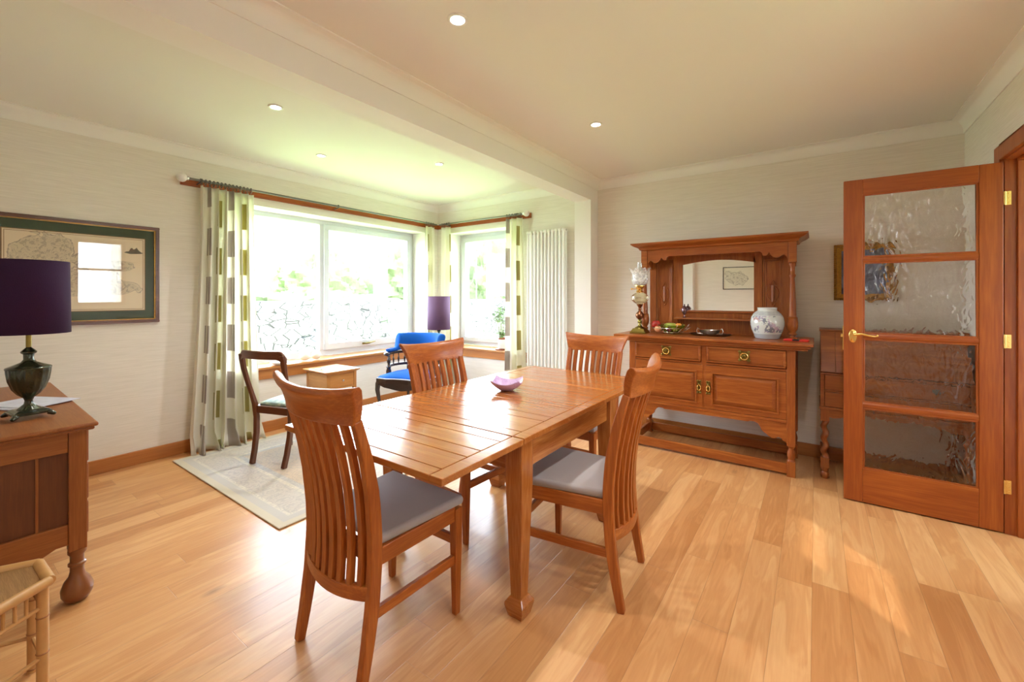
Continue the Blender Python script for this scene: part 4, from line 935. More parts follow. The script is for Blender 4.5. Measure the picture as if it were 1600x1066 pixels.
# ginger jar
def jar_mat():
    m, n, l, b = nt('famille_rose_porcelain'); b.inputs['Roughness'].default_value = .12; b.inputs['Coat Weight'].default_value = .5
    t = n.new('ShaderNodeTexCoord'); s = n.new('ShaderNodeSeparateXYZ'); l.new(t.outputs['Object'], s.inputs[0])
    vo = n.new('ShaderNodeTexVoronoi'); vo.inputs['Scale'].default_value = 26; l.new(t.outputs['Object'], vo.inputs['Vector'])
    nz = n.new('ShaderNodeTexNoise'); nz.inputs['Scale'].default_value = 13; nz.inputs['Detail'].default_value = 3; l.new(t.outputs['Object'], nz.inputs['Vector'])
    n2 = n.new('ShaderNodeTexNoise'); n2.inputs['Scale'].default_value = 70; n2.inputs['Detail'].default_value = 3; l.new(t.outputs['Object'], n2.inputs['Vector'])
    cr = n.new('ShaderNodeValToRGB'); cr.color_ramp.interpolation = 'CONSTANT'; e = cr.color_ramp.elements; e[0].position = 0; e[0].color = (.30, .22, .42, 1); e[1].position = .25; e[1].color = (.55, .28, .30, 1)
    for p, c in ((.45, (.10, .20, .17)), (.6, (.50, .36, .52)), (.8, (.10, .12, .22))): k = e.new(p); k.color = rgba(c)
    sv = n.new('ShaderNodeSeparateColor'); l.new(vo.outputs['Color'], sv.inputs[0]); l.new(sv.outputs[0], cr.inputs[0])
    def M(op, a, b_=None, clamp=False):
        x = n.new('ShaderNodeMath'); x.operation = op; x.use_clamp = clamp
        for i, v in enumerate((a, b_)):
            if v is None: continue
            if isinstance(v, (int, float)): x.inputs[i].default_value = v
            else: l.new(v, x.inputs[i])
        return x.outputs[0]
    z = s.outputs['Z']
    band = M('MULTIPLY', M('GREATER_THAN', z, .045), M('LESS_THAN', z, .155))
    mask = M('MULTIPLY', M('MULTIPLY', M('GREATER_THAN', nz.outputs['Fac'], .50), M('GREATER_THAN', n2.outputs['Fac'], .46)), band)
    mask = M('MULTIPLY', mask, .75)
    top = M('MULTIPLY', M('MULTIPLY', M('GREATER_THAN', z, .158), M('LESS_THAN', z, .185)), M('MULTIPLY', n2.outputs['Fac'], .8))
    low = M('MULTIPLY', M('LESS_THAN', z, .033), .55)
    mx = n.new('ShaderNodeMix'); mx.data_type = 'RGBA'; l.new(mask, mx.inputs[0]); mx.inputs[6].default_value = (.70, .76, .74, 1); l.new(cr.outputs[0], mx.inputs[7])
    m2 = n.new('ShaderNodeMix'); m2.data_type = 'RGBA'; l.new(M('MAXIMUM', top, low), m2.inputs[0]); l.new(mx.outputs[2], m2.inputs[6]); m2.inputs[7].default_value = (.26, .28, .36, 1)
    l.new(m2.outputs[2], b.inputs['Base Color']); return m
m = MB(); m.lathe([(.070, 0), (.074, .002), (.082, .03), (.094, .06), (.101, .09), (.102, .115), (.096, .145), (.082, .170), (.064, .186), (.058, .190), (.058, .205), (.0600, .207), (.060, .210), (.053, .210), (.052, .19), (.075, .165), (.09, .12), (.07, .02), (0, .012)], (0,0,0), 48)
o = m.build('ginger_jar', jar_mat()); o.location = (-.305, 3.80, CT); o.scale = (1.12, 1.12, 1.12); tag(o, 'round white porcelain jar painted with flowers, at the right of the sideboard', 'jar')
t = thing('silver_urn', 'small lidded silver and purple urn on the little shelf below the mirror', 'urn', (-.945, 3.945, 1.0765))
m = MB(); m.lathe([(.016, 0), (.017, .004), (.007, .012), (.005, .022), (.012, .03), (.021, .05), (.024, .072), (.022, .078), (.024, .081), (.020, .088), (.012, .098), (.005, .104), (.007, .110), (.003, .118), (0, .122)], (0,0,0), 24, flute=.04, nfl=10); m.build('urn_body', plain('tarnished_silver_purple', (.26, .17, .20), .25, .85, var=.4, bscale=90), t)
m = MB(); m.torus((-.026, 0, .068), .009, .0018, axis=1, n=14, m=6).torus((.026, 0, .068), .009, .0018, axis=1, n=14, m=6); m.build('handle', SILVER, t)
t = thing('glasses_case', 'red folded glasses case at the right end of the sideboard', 'case', (-.115, 3.68, CT), math.radians(-8))
m = MB(); m.prism([(-.075, 0), (.075, 0), (.078, .010), (.070, .017), (.030, .017), (.024, .012), (-.022, .012), (-.028, .016), (-.068, .014), (-.078, .008)], 1, -.028, .028); m.build('case', plain('red_leather', (.60, .03, .02), .3), t, bevel=.003)
m = MB(); m.box(-.02, .022, -.0285, .01, .003, .0125); m.build('clasp', plain('black_clasp', (.02, .02, .02), .3), t)

# ------------------------------------------------------------------ bureau behind the open door
B = thing('bureau', 'dark oak slope-front bureau on barley twist legs behind the open door', 'bureau', (.44, 3.85, 0))
X0, X1, Y0, Y1 = .025, .775, 3.665, 4.06
m = MB(); m.prism([(Y0+.005, .50), (Y1, .50), (Y1, 1.01), (Y0+.20, 1.01), (Y0+.02, .735), (Y0+.005, .735)], 0, X0+.001, X0+.018).prism([(Y0+.005, .50), (Y1, .50), (Y1, 1.01), (Y0+.20, 1.01), (Y0+.02, .735), (Y0+.005, .735)], 0, X1-.018, X1-.001)
m.box(X0, X1, Y1-.015, Y1, .50, 1.01).box(X0+.018, X1-.018, Y0+.01, Y1-.015, .50, .515); m.build('carcass', DARKOAK[2], B, world=True, bevel=.002)
m = MB(); m.box(X0-.006, X1+.006, Y0+.185, Y1+.006, 1.01, 1.024); m.build('top', DARKOAK[0], B, world=True, bevel=.004)
m = MB(); a = Vector((0, .175, .275)).normalized(); nrm = Vector((0, -a.z, a.y))
def slab(u0, u1, w0, w1, d): 
    P = lambda x, w, q: tuple(Vector((x, Y0+.012, .738))+a*w+nrm*q); return [P(u0, w0, -.014), P(u1, w0, -.014), P(u1, w0, d), P(u0, w0, d)], [P(u0, w1, -.014), P(u1, w1, -.014), P(u1, w1, d), P(u0, w1, d)]
m.hull8(*slab(X0+.003, X0+.085, 0, .322, .004)); m.hull8(*slab(X1-.085, X1-.003, 0, .322, .004)); m.hull8(*slab(X0+.086, X1-.086, 0, .322, .0035)); m.build('fall_front', DARKOAK[0], B, world=True, bevel=.0015)
m = MB(); m.box(X0, X1, Y0-.004, Y0+.02, .722, .734).box(X0, X0+.022, Y0, Y0+.02, .50, .722).box(X1-.022, X1, Y0, Y0+.02, .50, .722).box(X0+.022, X1-.022, Y0, Y0+.02, .605, .616).box(X0-.006, X1+.006, Y0-.008, Y1, .484, .50); m.build('face_frame', DARKOAK[0], B, world=True, bevel=.002)
for (z0, z1) in ((.618, .720), (.502, .603)):
    m = MB(); m.box(X0+.024, X1-.024, Y0-.004, Y0+.016, z0, z1); d = m.build('drawer', DARKOAK[0], B, world=True, bevel=.003)
    for hx in (X0+.17, X1-.17):
        if hx < .3: continue
        m = MB(); z = (z0+z1)/2; m.prism([(hx-.02, z+.012), (hx, z-.022), (hx+.02, z+.012), (hx+.010, z+.020), (hx-.010, z+.020)], 1, Y0-.008, Y0-.004).ball((hx, Y0-.014, z-.004), .010, 10, (.8, .7, 1.4)); m.build('drop_handle', STEEL, d, world=True)
m = MB(); cx = (X0+X1)/2
ap = [(X0+.05, .484)]+[(X0+.05, .43), (X0+.07, .425), (X0+.11, .432), (X0+.16, .452), (X0+.24, .46), (cx, .455), (X1-.24, .46), (X1-.16, .452), (X1-.11, .432), (X1-.07, .425), (X1-.05, .43)]+[(X1-.05, .484)]
m.prism(ap, 1, Y0+.004, Y0+.022); m.build('shaped_apron', DARKOAK[0], B, world=True)
for x in (X0+.025, X1-.025):
    for y in (Y0+.022, Y1-.03):
        m = MB(); m.box(x-.025, x+.025, y-.025, y+.025, .40, .484).box(x-.024, x+.024, y-.024, y+.024, .075, .145)
        m.lathe([(.020, 0), (.026, .012), (.026, .032), (.018, .048), (.022, .055), (.022, .075)], (x, y, 0), 18)
        vs_ = []; fs = []; n = 14; K = 40
        for j in range(K+1):
            z = .145+.255*j/K; ph = j/K*2*PI*3; off = .0065
            for i in range(n): an = 2*PI*i/n; vs_.append((x+off*math.cos(ph)+.0185*math.cos(an), y+off*math.sin(ph)+.0185*math.sin(an), z))
        for j in range(K):
            for i in range(n): k = (i+1) % n; fs.append((j*n+i, j*n+k, (j+1)*n+k, (j+1)*n+i))
        m.add(vs_, fs, True); m.build('barley_twist_leg', DARKOAK[2], B, world=True)
m = MB(); m.box(X0+.05, X1-.05, Y1-.045, Y1-.02, .085, .125); m.build('stretcher', DARKOAK[0], B, world=True, bevel=.002)
for x in (X0+.025, X1-.025):
    m = MB(); m.box(x-.012, x+.012, Y0+.046, Y1-.054, .09, .125); m.build('stretcher', DARKOAK[1], B, world=True, bevel=.002)

# ------------------------------------------------------------------ framed pictures
def frame_mb(x0, x1, z0, z1, w, d, steps):
    m = MB()
    for (i0, i1, dd) in steps:
        m.box(x0+i0, x1-i0, -dd, 0, z0+i0, z0+i1).box(x0+i0, x1-i0, -dd, 0, z1-i1, z1-i0).box(x0+i0, x0+i1, -dd, 0, z0+i1, z1-i1).box(x1-i1, x1-i0, -dd, 0, z0+i1, z1-i1)
    return m
t = thing('gilt_framed_picture', 'small dark blue picture in an ornate gilt frame, partly behind the open door', 'picture', (.285, BY-.001, 1.235))
GILT = plain('gilt', (.34, .17, .03), .28, .95, var=.6, bscale=70, bump=.6)
m = frame_mb(-.173, .173, 0, .42, .05, .03, ((0, .018, .028), (.018, .034, .020), (.034, .046, .012)))
for k in range(26):
    z = .008+.404*k/25
    for x in (-.165, .165): m.ball((x, -.028, z), .0105, 8)
for k in range(22):
    x = -.165+.33*k/21
    for z in (.008, .412): m.ball((x, -.028, z), .0105, 8)
m.build('frame', GILT, t)
BP, n_, l_, b_ = nt('blue_painting'); b_.inputs['Roughness'].default_value = .2
tx = n_.new('ShaderNodeTexCoord'); vo = n_.new('ShaderNodeTexNoise'); vo.inputs['Scale'].default_value = 9; vo.inputs['Detail'].default_value = 5; l_.new(tx.outputs['Object'], vo.inputs['Vector'])
crr = n_.new('ShaderNodeValToRGB'); crr.color_ramp.elements[0].position = .35; crr.color_ramp.elements[0].color = (.03, .04, .09, 1); crr.color_ramp.elements[1].position = .7; crr.color_ramp.elements[1].color = (.22, .26, .42, 1)
l_.new(vo.outputs['Fac'], crr.inputs[0]); l_.new(crr.outputs[0], b_.inputs['Base Color'])
m = MB(); m.box(-.13, .13, -.006, -.003, .04, .38); m.build('painting', BP, t)

def map_mat(name, paper, ink, blobs, wash, sc=1.0):
    """contour-like map drawing on paper inside elliptical areas; object x/z in metres"""
    m, n, l, b = nt(name); b.inputs['Roughness'].default_value = .6
    def M(op, a, b_=None, clamp=False):
        x = n.new('ShaderNodeMath'); x.operation = op; x.use_clamp = clamp
        for i, v in enumerate((a, b_)):
            if v is None: continue
            if isinstance(v, (int, float)): x.inputs[i].default_value = v
            else: l.new(v, x.inputs[i])
        return x.outputs[0]
    t = n.new('ShaderNodeTexCoord'); s = n.new('ShaderNodeSeparateXYZ'); l.new(t.outputs['Object'], s.inputs[0])
    nz = n.new('ShaderNodeTexNoise'); nz.inputs['Scale'].default_value = 9*sc; nz.inputs['Detail'].default_value = 6; nz.inputs['Distortion'].default_value = .8; l.new(t.outputs['Object'], nz.inputs['Vector'])
    n2 = n.new('ShaderNodeTexNoise'); n2.inputs['Scale'].default_value = 40*sc; n2.inputs['Detail'].default_value = 6; l.new(t.outputs['Object'], n2.inputs['Vector'])
    mask = None
    for (cx, cz, rx, rz) in blobs:
        dx = M('DIVIDE', M('SUBTRACT', s.outputs['X'], cx), rx); dz = M('DIVIDE', M('SUBTRACT', s.outputs['Z'], cz), rz)
        r = M('ADD', M('MULTIPLY', dx, dx), M('MULTIPLY', dz, dz)); v = M('SUBTRACT', M('ADD', 1.3, M('MULTIPLY', M('SUBTRACT', nz.outputs['Fac'], .5), 4.0)), r)
        mask = v if mask is None else M('MAXIMUM', mask, v)
    inside = M('MULTIPLY', mask, 3.0, True)
    edge = M('SUBTRACT', 1, M('MULTIPLY', M('ABSOLUTE', mask), 9.0), True)
    lines = M('LESS_THAN', M('ABSOLUTE', M('SINE', M('MULTIPLY', nz.outputs['Fac'], 60))), .22)
    hatch = M('GREATER_THAN', n2.outputs['Fac'], .56)
    dk = M('MAXIMUM', M('MULTIPLY', M('MAXIMUM', M('MULTIPLY', lines, .5), M('MULTIPLY', hatch, .35)), inside), M('MULTIPLY', edge, .75))
    mx = n.new('ShaderNodeMix'); mx.data_type = 'RGBA'; l.new(M('MULTIPLY', inside, .35), mx.inputs[0]); mx.inputs[6].default_value = rgba(paper); mx.inputs[7].default_value = rgba(wash)
    m2 = n.new('ShaderNodeMix'); m2.data_type = 'RGBA'; l.new(dk, m2.inputs[0]); l.new(mx.outputs[2], m2.inputs[6]); m2.inputs[7].default_value = rgba(ink)
    l.new(m2.outputs[2], b.inputs['Base Color']); return m
# big map on the left wall: local x runs along +Y of the room
t = thing('framed_map', 'large antique map with green mount and mahogany frame on the left wall', 'picture', (LX+.001, .665, 1.43), PI/2)
hw, hh = .44, .365
m = frame_mb(-hw, hw, -hh, hh, .03, .02, ((0, .012, .020), (.012, .026, .024))); m.build('frame', MAHOG[0], t, bevel=.002)
m = frame_mb(-hw, hw, -hh, hh, .03, .02, ((.026, .031, .018),)); m.build('gilt_slip', GILT, t)
m = MB(); m.box(-hw+.03, hw-.03, -.004, -.001, -hh+.03, hh-.03); m.build('mount', plain('green_mount', (.03, .065, .035), .8, var=.1), t)
m = frame_mb(-.352, .357, -.272, .272, 0, 0, ((.0, .005, .006), (.012, .015, .0055))); m.build('mount_line', plain('brown_line', (.30, .17, .07), .6), t)
MAPM = map_mat('old_map_print', (.80, .68, .50), (.17, .13, .12), [(-.16, .10, .15, .13), (.02, -.06, .16, .08), (.20, -.10, .11, .05), (.22, .06, .07, .03)], (.42, .38, .25))
m = MB(); m.box(-.352, .357, -.005, -.0045, -.272, .272); m.build('map_print', MAPM, t)
# mountain vignette at the upper right of the map
m = MB(); m.prism([(.235, .158), (.245, .166), (.262, .170), (.272, .190), (.280, .196), (.288, .184), (.298, .190), (.306, .200), (.316, .182), (.33, .168), (.345, .160), (.33, .155), (.27, .150)], 1, -.0056, -.005); m.build('vignette', plain('ink_wash', (.14, .13, .10), .7, var=.3, bscale=60), t)
m = MB(); m.box(-hw+.028, hw-.028, -.014, -.012, -hh+.028, hh-.028); m.build('picture_glass', GLASS, t)
# the map behind the camera that shows in the sideboard mirror
t = thing('framed_county_map', 'small line-drawn map in a thin black frame, seen reflected in the sideboard mirror', 'picture', (-1.075, FY+.001, 1.585), PI)
m = frame_mb(-.29, .29, -.20, .20, 0, 0, ((0, .012, .016),)); m.build('frame', plain('black_frame', (.03, .025, .02), .4), t)
m = MB(); m.box(-.28, .28, -.005, -.001, -.19, .19); m.build('map_print', map_mat('county_map_print', (.80, .77, .64), (.07, .06, .05), [(.06, .0, .13, .10), (.20, .09, .045, .035)], (.60, .58, .48), .7), t)
m = MB(); m.box(-.28, .28, -.012, -.011, -.19, .19); m.build('picture_glass', GLASS, t)

# ------------------------------------------------------------------ items on the window boards
SZ = .6125
CREAM = plain('cream_ceramic', (.78, .72, .62), .45, bump=.15, bscale=60)
def ball_at(u, X, r, lab):
    k = (u-800)/666; s_, c_ = math.sin(math.radians(35.5)), math.cos(math.radians(35.5)); d = (-s_+c_*k, c_+s_*k); D = X/d[0]; y = d[1]*D
    m = MB(); m.ball((0, 0, r), r, 24, (1, 1, .96)); o = m.build('decorative_ball', CREAM); o.location = (X, y, SZ+r*.04); tag(o, lab, 'ornament', 'cream ceramic balls on the window board')
ball_at(476, -4.19, .052, 'left cream ceramic ball of the pair on the large window board')
ball_at(494, -4.18, .045, 'right cream ceramic ball of the pair on the large window board')
m = MB(); m.lathe([(.02, 0), (.05, .006), (.075, .022), (.078, .026), (.072, .024), (.045, .012), (0, .009)], (0,0,0), 28); o = m.build('shallow_dish', CREAM); o.location = (-4.17, 2.02, SZ); tag(o, 'shallow cream dish on the large window board, left of the ceramic balls', 'dish')
t = thing('potted_bamboo', 'leafy green bamboo plant in a white pot on the narrow window board', 'plant', (-3.12, 4.18, SZ+.014))
o = MB().lathe([(.0, 0), (.085, 0), (.095, .006), (.098, .013), (.092, .013), (.085, .007), (0, .007)], (0,0,0), 28).build('saucer', plain('terracotta_saucer', (.42, .15, .07), .5)); o.location = (-3.12, 4.18, SZ); tag(o, 'terracotta saucer under the potted bamboo on the window board', 'saucer')
m = MB(); m.lathe([(.05, 0), (.056, .004), (.058, .03), (.054, .033), (.057, .037), (.060, .10), (.060, .112), (.052, .112), (.05, .09)], (0,0,0), 28); m.build('pot', plain('white_pot', (.82, .80, .76), .3), t)
m = MB(); m.lathe([(.052, .10), (.055, .118), (.057, .122), (.057, .130), (.050, .130), (.048, .118), (0, .116)], (0,0,0), 28); m.build('inner_pot', plain('terracotta_pot', (.40, .12, .06), .6), t)
rnd = random.Random(4); STEM = plain('bamboo_stem', (.32, .33, .13), .5); LEAF = plain('bamboo_leaf', (.16, .30, .06), .5, var=.4, bscale=30)
ms = MB(); ml = MB()
for k in range(22):
    a = rnd.uniform(0, 2*PI); r = rnd.uniform(.005, .04); h = rnd.uniform(.22, .42); q = rnd.uniform(.02, .07)
    p = [(r*math.cos(a), r*math.sin(a), .115), ((r+q*.3)*math.cos(a), (r+q*.3)*math.sin(a), .115+h*.5), ((r+q)*math.cos(a), (r+q)*math.sin(a), .115+h)]
    ms.tube(p, [.0022, .0018, .001], 5)
    for j in range(12):
        w = rnd.uniform(.3, 1); b0 = Vector(p[1])*(1-w)+Vector(p[2])*w if w > .5 else Vector(p[0])*(1-w)+Vector(p[1])*w
        an = rnd.uniform(0, 2*PI); L = rnd.uniform(.04, .08); dv = Vector((math.cos(an), math.sin(an), rnd.uniform(-.5, .7))).normalized(); sd = dv.cross(Vector((0,0,1))).normalized()*.006
        ml.add([b0, b0+dv*L*.4+sd, b0+dv*L+Vector((0,0,-.01)), b0+dv*L*.4-sd], [(0, 1, 2, 3)])
ms.build('stems', STEM, t); ml.build('leaves', LEAF, t)

# ------------------------------------------------------------------ side table with drawer
t = thing('side_table', 'small oak side table with one drawer under the large window', 'side table', (-3.85, 2.375, 0))
a0, a1, c0, c1 = -4.03, -3.672, 2.21, 2.52
m = MB(); m.taper((a0+a1)/2, (c0+c1)/2, .538, .552, (a1-a0)+.01, (c1-c0)+.01, (a1-a0)+.045, (c1-c0)+.05).box(a0-.023, a1+.023, c0-.025, c1+.025, .552, .562); m.build('top', LIGHTOAK[1], t, world=True, bevel=.002)
for x in (a0, a1-.03):
    for y in (c0, c1-.03): m = MB(); m.taper(x+.015, y+.015, .0105 if x > -5 else 0, .38, .022, .022, .03, .03).box(x, x+.03, y, y+.03, .38, .538); m.build('leg', LIGHTOAK[2], t, world=True, bevel=.002)
m = MB(); m.box(a0+.03, a1-.03, c0+.004, c0+.018, .39, .538).box(a0+.03, a1-.03, c1-.018, c1-.004, .39, .538).box(a0+.004, a0+.018, c0+.03, c1-.03, .39, .538).box(a1-.016, a1-.003, c0+.03, c1-.03, .388, .402).box(a1-.016, a1-.003, c0+.03, c1-.03, .525, .538); m.build('frieze', LIGHTOAK[0], t, world=True)
m = MB(); m.box(a1-.016, a1-.002, c0+.032, c1-.032, .404, .523); d = m.build('drawer', LIGHTOAK[1], t, world=True, bevel=.002)
m = MB(); m.cyl((a1-.002, 2.365, .465), (a1+.012, 2.365, .465), .005).ball((a1+.018, 2.365, .465), .011, 14); m.build('knob', CHROME, d, world=True)
t = thing('magazine', 'white magazine lying on the small side table', 'magazine', (-3.84, 2.36, .5625), .1)
m = MB(); m.box(-.12, .12, -.10, .10, 0, .004); 
MG, n_, l_, b_ = nt('magazine_cover'); b_.inputs['Roughness'].default_value = .15
tx = n_.new('ShaderNodeTexCoord'); vo = n_.new('ShaderNodeTexNoise'); vo.inputs['Scale'].default_value = 12; l_.new(tx.outputs['Object'], vo.inputs['Vector'])
crr = n_.new('ShaderNodeValToRGB'); crr.color_ramp.elements[0].position = .36; crr.color_ramp.elements[0].color = (.12, .20, .22, 1); crr.color_ramp.elements[1].position = .42; crr.color_ramp.elements[1].color = (.80, .80, .78, 1)
l_.new(vo.outputs['Fac'], crr.inputs[0]); l_.new(crr.outputs[0], b_.inputs['Base Color']); m.build('cover', MG, t)

# ------------------------------------------------------------------ balloon-back mahogany chair
t = thing('balloon_back_chair', 'dark mahogany open-back chair with pale green seat on the rug', 'chair', (-3.36, 1.72, .0105), math.radians(17.5))
sec = [(-1,-1),(1,-1),(1,1),(-1,1)]
for s in (-1, 1):
    pts = []; rs = []
    P = [(0, .150, -.215), (.10, .155, -.19), (.22, .16, -.17), (.34, .165, -.165), (.44, .17, -.175), (.52, .178, -.195), (.62, .185, -.225), (.72, .192, -.25), (.79, .194, -.262), (.83, .190, -.27)]
    for z, x, y in P: pts.append((s*x, y, z)); rs.append((.017 if z < .5 else .014, .016 if z < .5 else .013+.007*max(0, (z-.6)/.23)))
    m = MB(); m.tube(pts, rs, sec=sec, up=(0, 1, 0)); m.build('back_leg', MAHOG[2], t, bevel=.005)
    m = MB(); m.lathe([(.013, 0), (.016, .02), (.014, .05), (.018, .2), (.022, .3), (.016, .33), (.024, .34), (.024, .37)], (s*.195, .19, 0), 16); m.box(s*.195-.022, s*.195+.022, .168, .212, .37, .425); m.build('front_leg', MAHOG[2], t)
    m = MB(); m.hull8([(s*.165-.011, -.165, .37), (s*.165+.011, -.165, .37), (s*.195+.011, .18, .37), (s*.195-.011, .18, .37)], [(s*.165-.011, -.165, .425), (s*.165+.011, -.165, .425), (s*.195+.011, .18, .425), (s*.195-.011, .18, .425)]); m.build('side_rail', MAHOG[1], t, bevel=.003)
m = MB(); m.box(-.18, .18, .18, .204, .37, .425); m.build('front_rail', MAHOG[0], t, bevel=.003)
m = MB(); m.box(-.155, .155, -.175, -.153, .37, .425); m.build('back_seat_rail', MAHOG[0], t, bevel=.003)
m = MB(); N = 28; top_ = []; bot = []
for i in range(N+1):
    s = -1+2*i/N; x = s*.213; zt = .862-.05*max(0, abs(s)-.80)**2/.04; zb = .800-.030*max(0, (abs(s)-.72)/.28)
    top_.append((x, zt)); bot.append((x, zb))
vs_ = []; fs = []
for i in range(N+1):
    x = top_[i][0]; s = x/.213; yb = -.30+.045*s*s; e = .004 if abs(s) > .98 else 0
    for (y, z) in ((yb-.012, bot[i][1]+e), (yb+.012, bot[i][1]+e), (yb+.010, top_[i][1]-.006), (yb, top_[i][1]), (yb-.012, top_[i][1]-.006)): vs_.append((x, y, z))
for i in range(N):
    for j in range(5): k = (j+1) % 5; fs.append((i*5+j, i*5+k, (i+1)*5+k, (i+1)*5+j))
fs += [(0, 1, 2, 3, 4), tuple(N*5+j for j in (4, 3, 2, 1, 0))]
m.add(vs_, fs, True); m.build('crest_rail', MAHOG[0], t, bevel=.004)
GREEN, n_, l_, b_ = nt('pale_green_damask'); b_.inputs['Roughness'].default_value = .7; b_.inputs['Sheen Weight'].default_value = .3
tx = n_.new('ShaderNodeTexCoord'); vo = n_.new('ShaderNodeTexVoronoi'); vo.inputs['Scale'].default_value = 28; l_.new(tx.outputs['Object'], vo.inputs['Vector'])
crr = n_.new('ShaderNodeValToRGB'); crr.color_ramp.elements[0].position = .2; crr.color_ramp.elements[0].color = (.36, .42, .30, 1); crr.color_ramp.elements[1].position = .6; crr.color_ramp.elements[1].color = (.17, .24, .20, 1)
l_.new(vo.outputs['Distance'], crr.inputs[0]); l_.new(crr.outputs[0], b_.inputs['Base Color'])
def cushion(b0, f0, yb, yf, z0, z1, dome, mat, parent, name='seat', bevel=.012):
    m = MB(); n = 10; vs_ = []; fs = []
    for j in range(n+1):
        for i in range(n+1):
            u, v = -1+2*i/n, j/n; y = yb+(yf-yb)*v; hwid = b0+(f0-b0)*v
            e = (1-abs(u)**4)*(1-abs(2*v-1)**4); vs_.append((u*hwid, y, z1+dome*e))
    N1 = (n+1)**2
    for j in range(n+1):
        for i in range(n+1):
            u, v = -1+2*i/n, j/n; vs_.append((u*(b0+(f0-b0)*v), yb+(yf-yb)*v, z0))
    w = n+1
    for j in range(n):
        for i in range(n): fs += [(j*w+i, j*w+i+1, (j+1)*w+i+1, (j+1)*w+i), (N1+j*w+i, N1+(j+1)*w+i, N1+(j+1)*w+i+1, N1+j*w+i+1)]
    for i in range(n):
        fs += [(i, N1+i, N1+i+1, i+1), (n*w+i, n*w+i+1, N1+n*w+i+1, N1+n*w+i), (i*w, (i+1)*w, N1+(i+1)*w, N1+i*w), (i*w+n, N1+i*w+n, N1+(i+1)*w+n, (i+1)*w+n)]
    m.add(vs_, fs, True); return m.build(name, mat, parent, bevel=bevel, seg=3, ang=60)
cushion(.155, .20, -.15, .20, .42, .445, .022, GREEN, t)

# ------------------------------------------------------------------ blue velvet tub chair
t = thing('tub_chair', 'dark wood tub chair with bright blue velvet seat and curved backrest', 'chair', (-3.42, 3.02, .0105), math.radians(180+19))
# local: front = +y ; horseshoe rail radius
R = .27
def arcpt(a, r=R, yo=-.0, z=0): return (r*math.sin(a), yo-r*math.cos(a)*.92, z)     # a=0 at the back
A = [math.radians(d) for d in range(-112, 113, 8)]
ZA = .655
m = MB(); m.tube([arcpt(a, z=ZA) for a in A], [(.014, .027)]*len(A), sec=sec, up=(0, 0, 1)); 
for s in (-1, 1):
    e = arcpt(s*math.radians(116), z=ZA); m.ball(e, .034, 16, (.95, 1.0, .62))
m.build('arm_rail', BLACKWOOD[0], t, bevel=.006)
m = MB(); m.tube([arcpt(a, R-.01, z=.525) for a in A[1:-1]], [(.013, .014)]*(len(A)-2), sec=sec, up=(0, 0, 1)); m.build('lower_rail', BLACKWOOD[0], t, bevel=.004)
for k in range(13):
    a = math.radians(-96+16*k)
    if abs(abs(math.degrees(a))-112) < 2: continue
    c = arcpt(a, R-.006, z=0); m = MB(); m.lathe([(.005, .535), (.006, .55), (.009, .556), (.007, .562), (.010, .575), (.011, .59), (.006, .605), (.005, .63), (.007, .642), (.005, .648)], c, 10); m.build('spindle', BLACKWOOD[2], t)
# velvet: high crest in the middle, low pads on the arms
m = MB(); vs_ = []; fs = []; AA = [math.radians(d) for d in range(-104, 105, 4)]
for a in AA:
    d = abs(math.degrees(a)); w = 1 if d < 60 else (0 if d > 70 else (70-d)/10); w = w*w*(3-2*w)
    h = .034+.150*w; bk = .004+.030*w
    loop = [(-.022, .668), (-.030, .668+h*.35), (-.026+.0*w, .668+h*.72), (-.018+bk*.6, .668+h), (.004+bk, .668+h+.004), (.022+bk*1.6, .668+h-.008), (.026+bk*1.4, .668+h*.72), (.022, .668+h*.3), (.022, .668)]
    for (o_, z) in loop: p = arcpt(a, R+o_, z=z); vs_.append(p)
n = 9
for i in range(len(AA)-1):
    for j in range(n): k = (j+1) % n; fs.append((i*n+j, i*n+k, (i+1)*n+k, (i+1)*n+j))
fs += [tuple(range(n)), tuple((len(AA)-1)*n+j for j in range(n-1, -1, -1))]
m.add(vs_, fs, True); m.build('padded_back', BLUE, t, subd=1, ang=80)
# seat frame, serpentine front, cabriole legs
fr_ = [(-.285, .24), (-.27, -.02), (-.20, -.20), (-.08, -.25), (.08, -.25), (.20, -.20), (.27, -.02), (.285, .24), (.16, .262), (.08, .245), (0, .24), (-.08, .245), (-.16, .262)]
m = MB(); m.prism(fr_, 2, .375, .425); m.build('seat_frame', BLACKWOOD[0], t, bevel=.005)
m = MB(); m.prism([(-.25, .39), (-.235, .355), (-.19, .338), (-.13, .330), (-.06, .318), (0, .312), (.06, .318), (.13, .330), (.19, .338), (.235, .355), (.25, .39)], 1, .222, .240); m.build('front_apron', BLACKWOOD[0], t)
m = MB(); q = [(x*.96, y*.96, 0) for x, y in fr_]
vs_ = []; fs = []; n = len(q)
for (s_, z) in ((1, .425), (1.0, .436), (.93, .452), (.75, .468), (.45, .478), (.15, .482)): vs_ += [(x*s_, y*s_, z) for x, y, _ in q]
for j in range(5):
    for i in range(n): k = (i+1) % n; fs.append((j*n+i, j*n+k, (j+1)*n+k, (j+1)*n+i))
fs += [tuple(range(n-1, -1, -1)), tuple(5*n+i for i in range(n))]
m.add(vs_, fs, True); m.build('seat', BLUE, t, ang=80)
m = MB(); m.tube([(x*.985, y*.985, .430) for x, y in fr_]+[(fr_[0][0]*.985, fr_[0][1]*.985, .430)], .005, 6); m.build('piping', plain('pale_braid', (.50, .50, .58), .6), t)
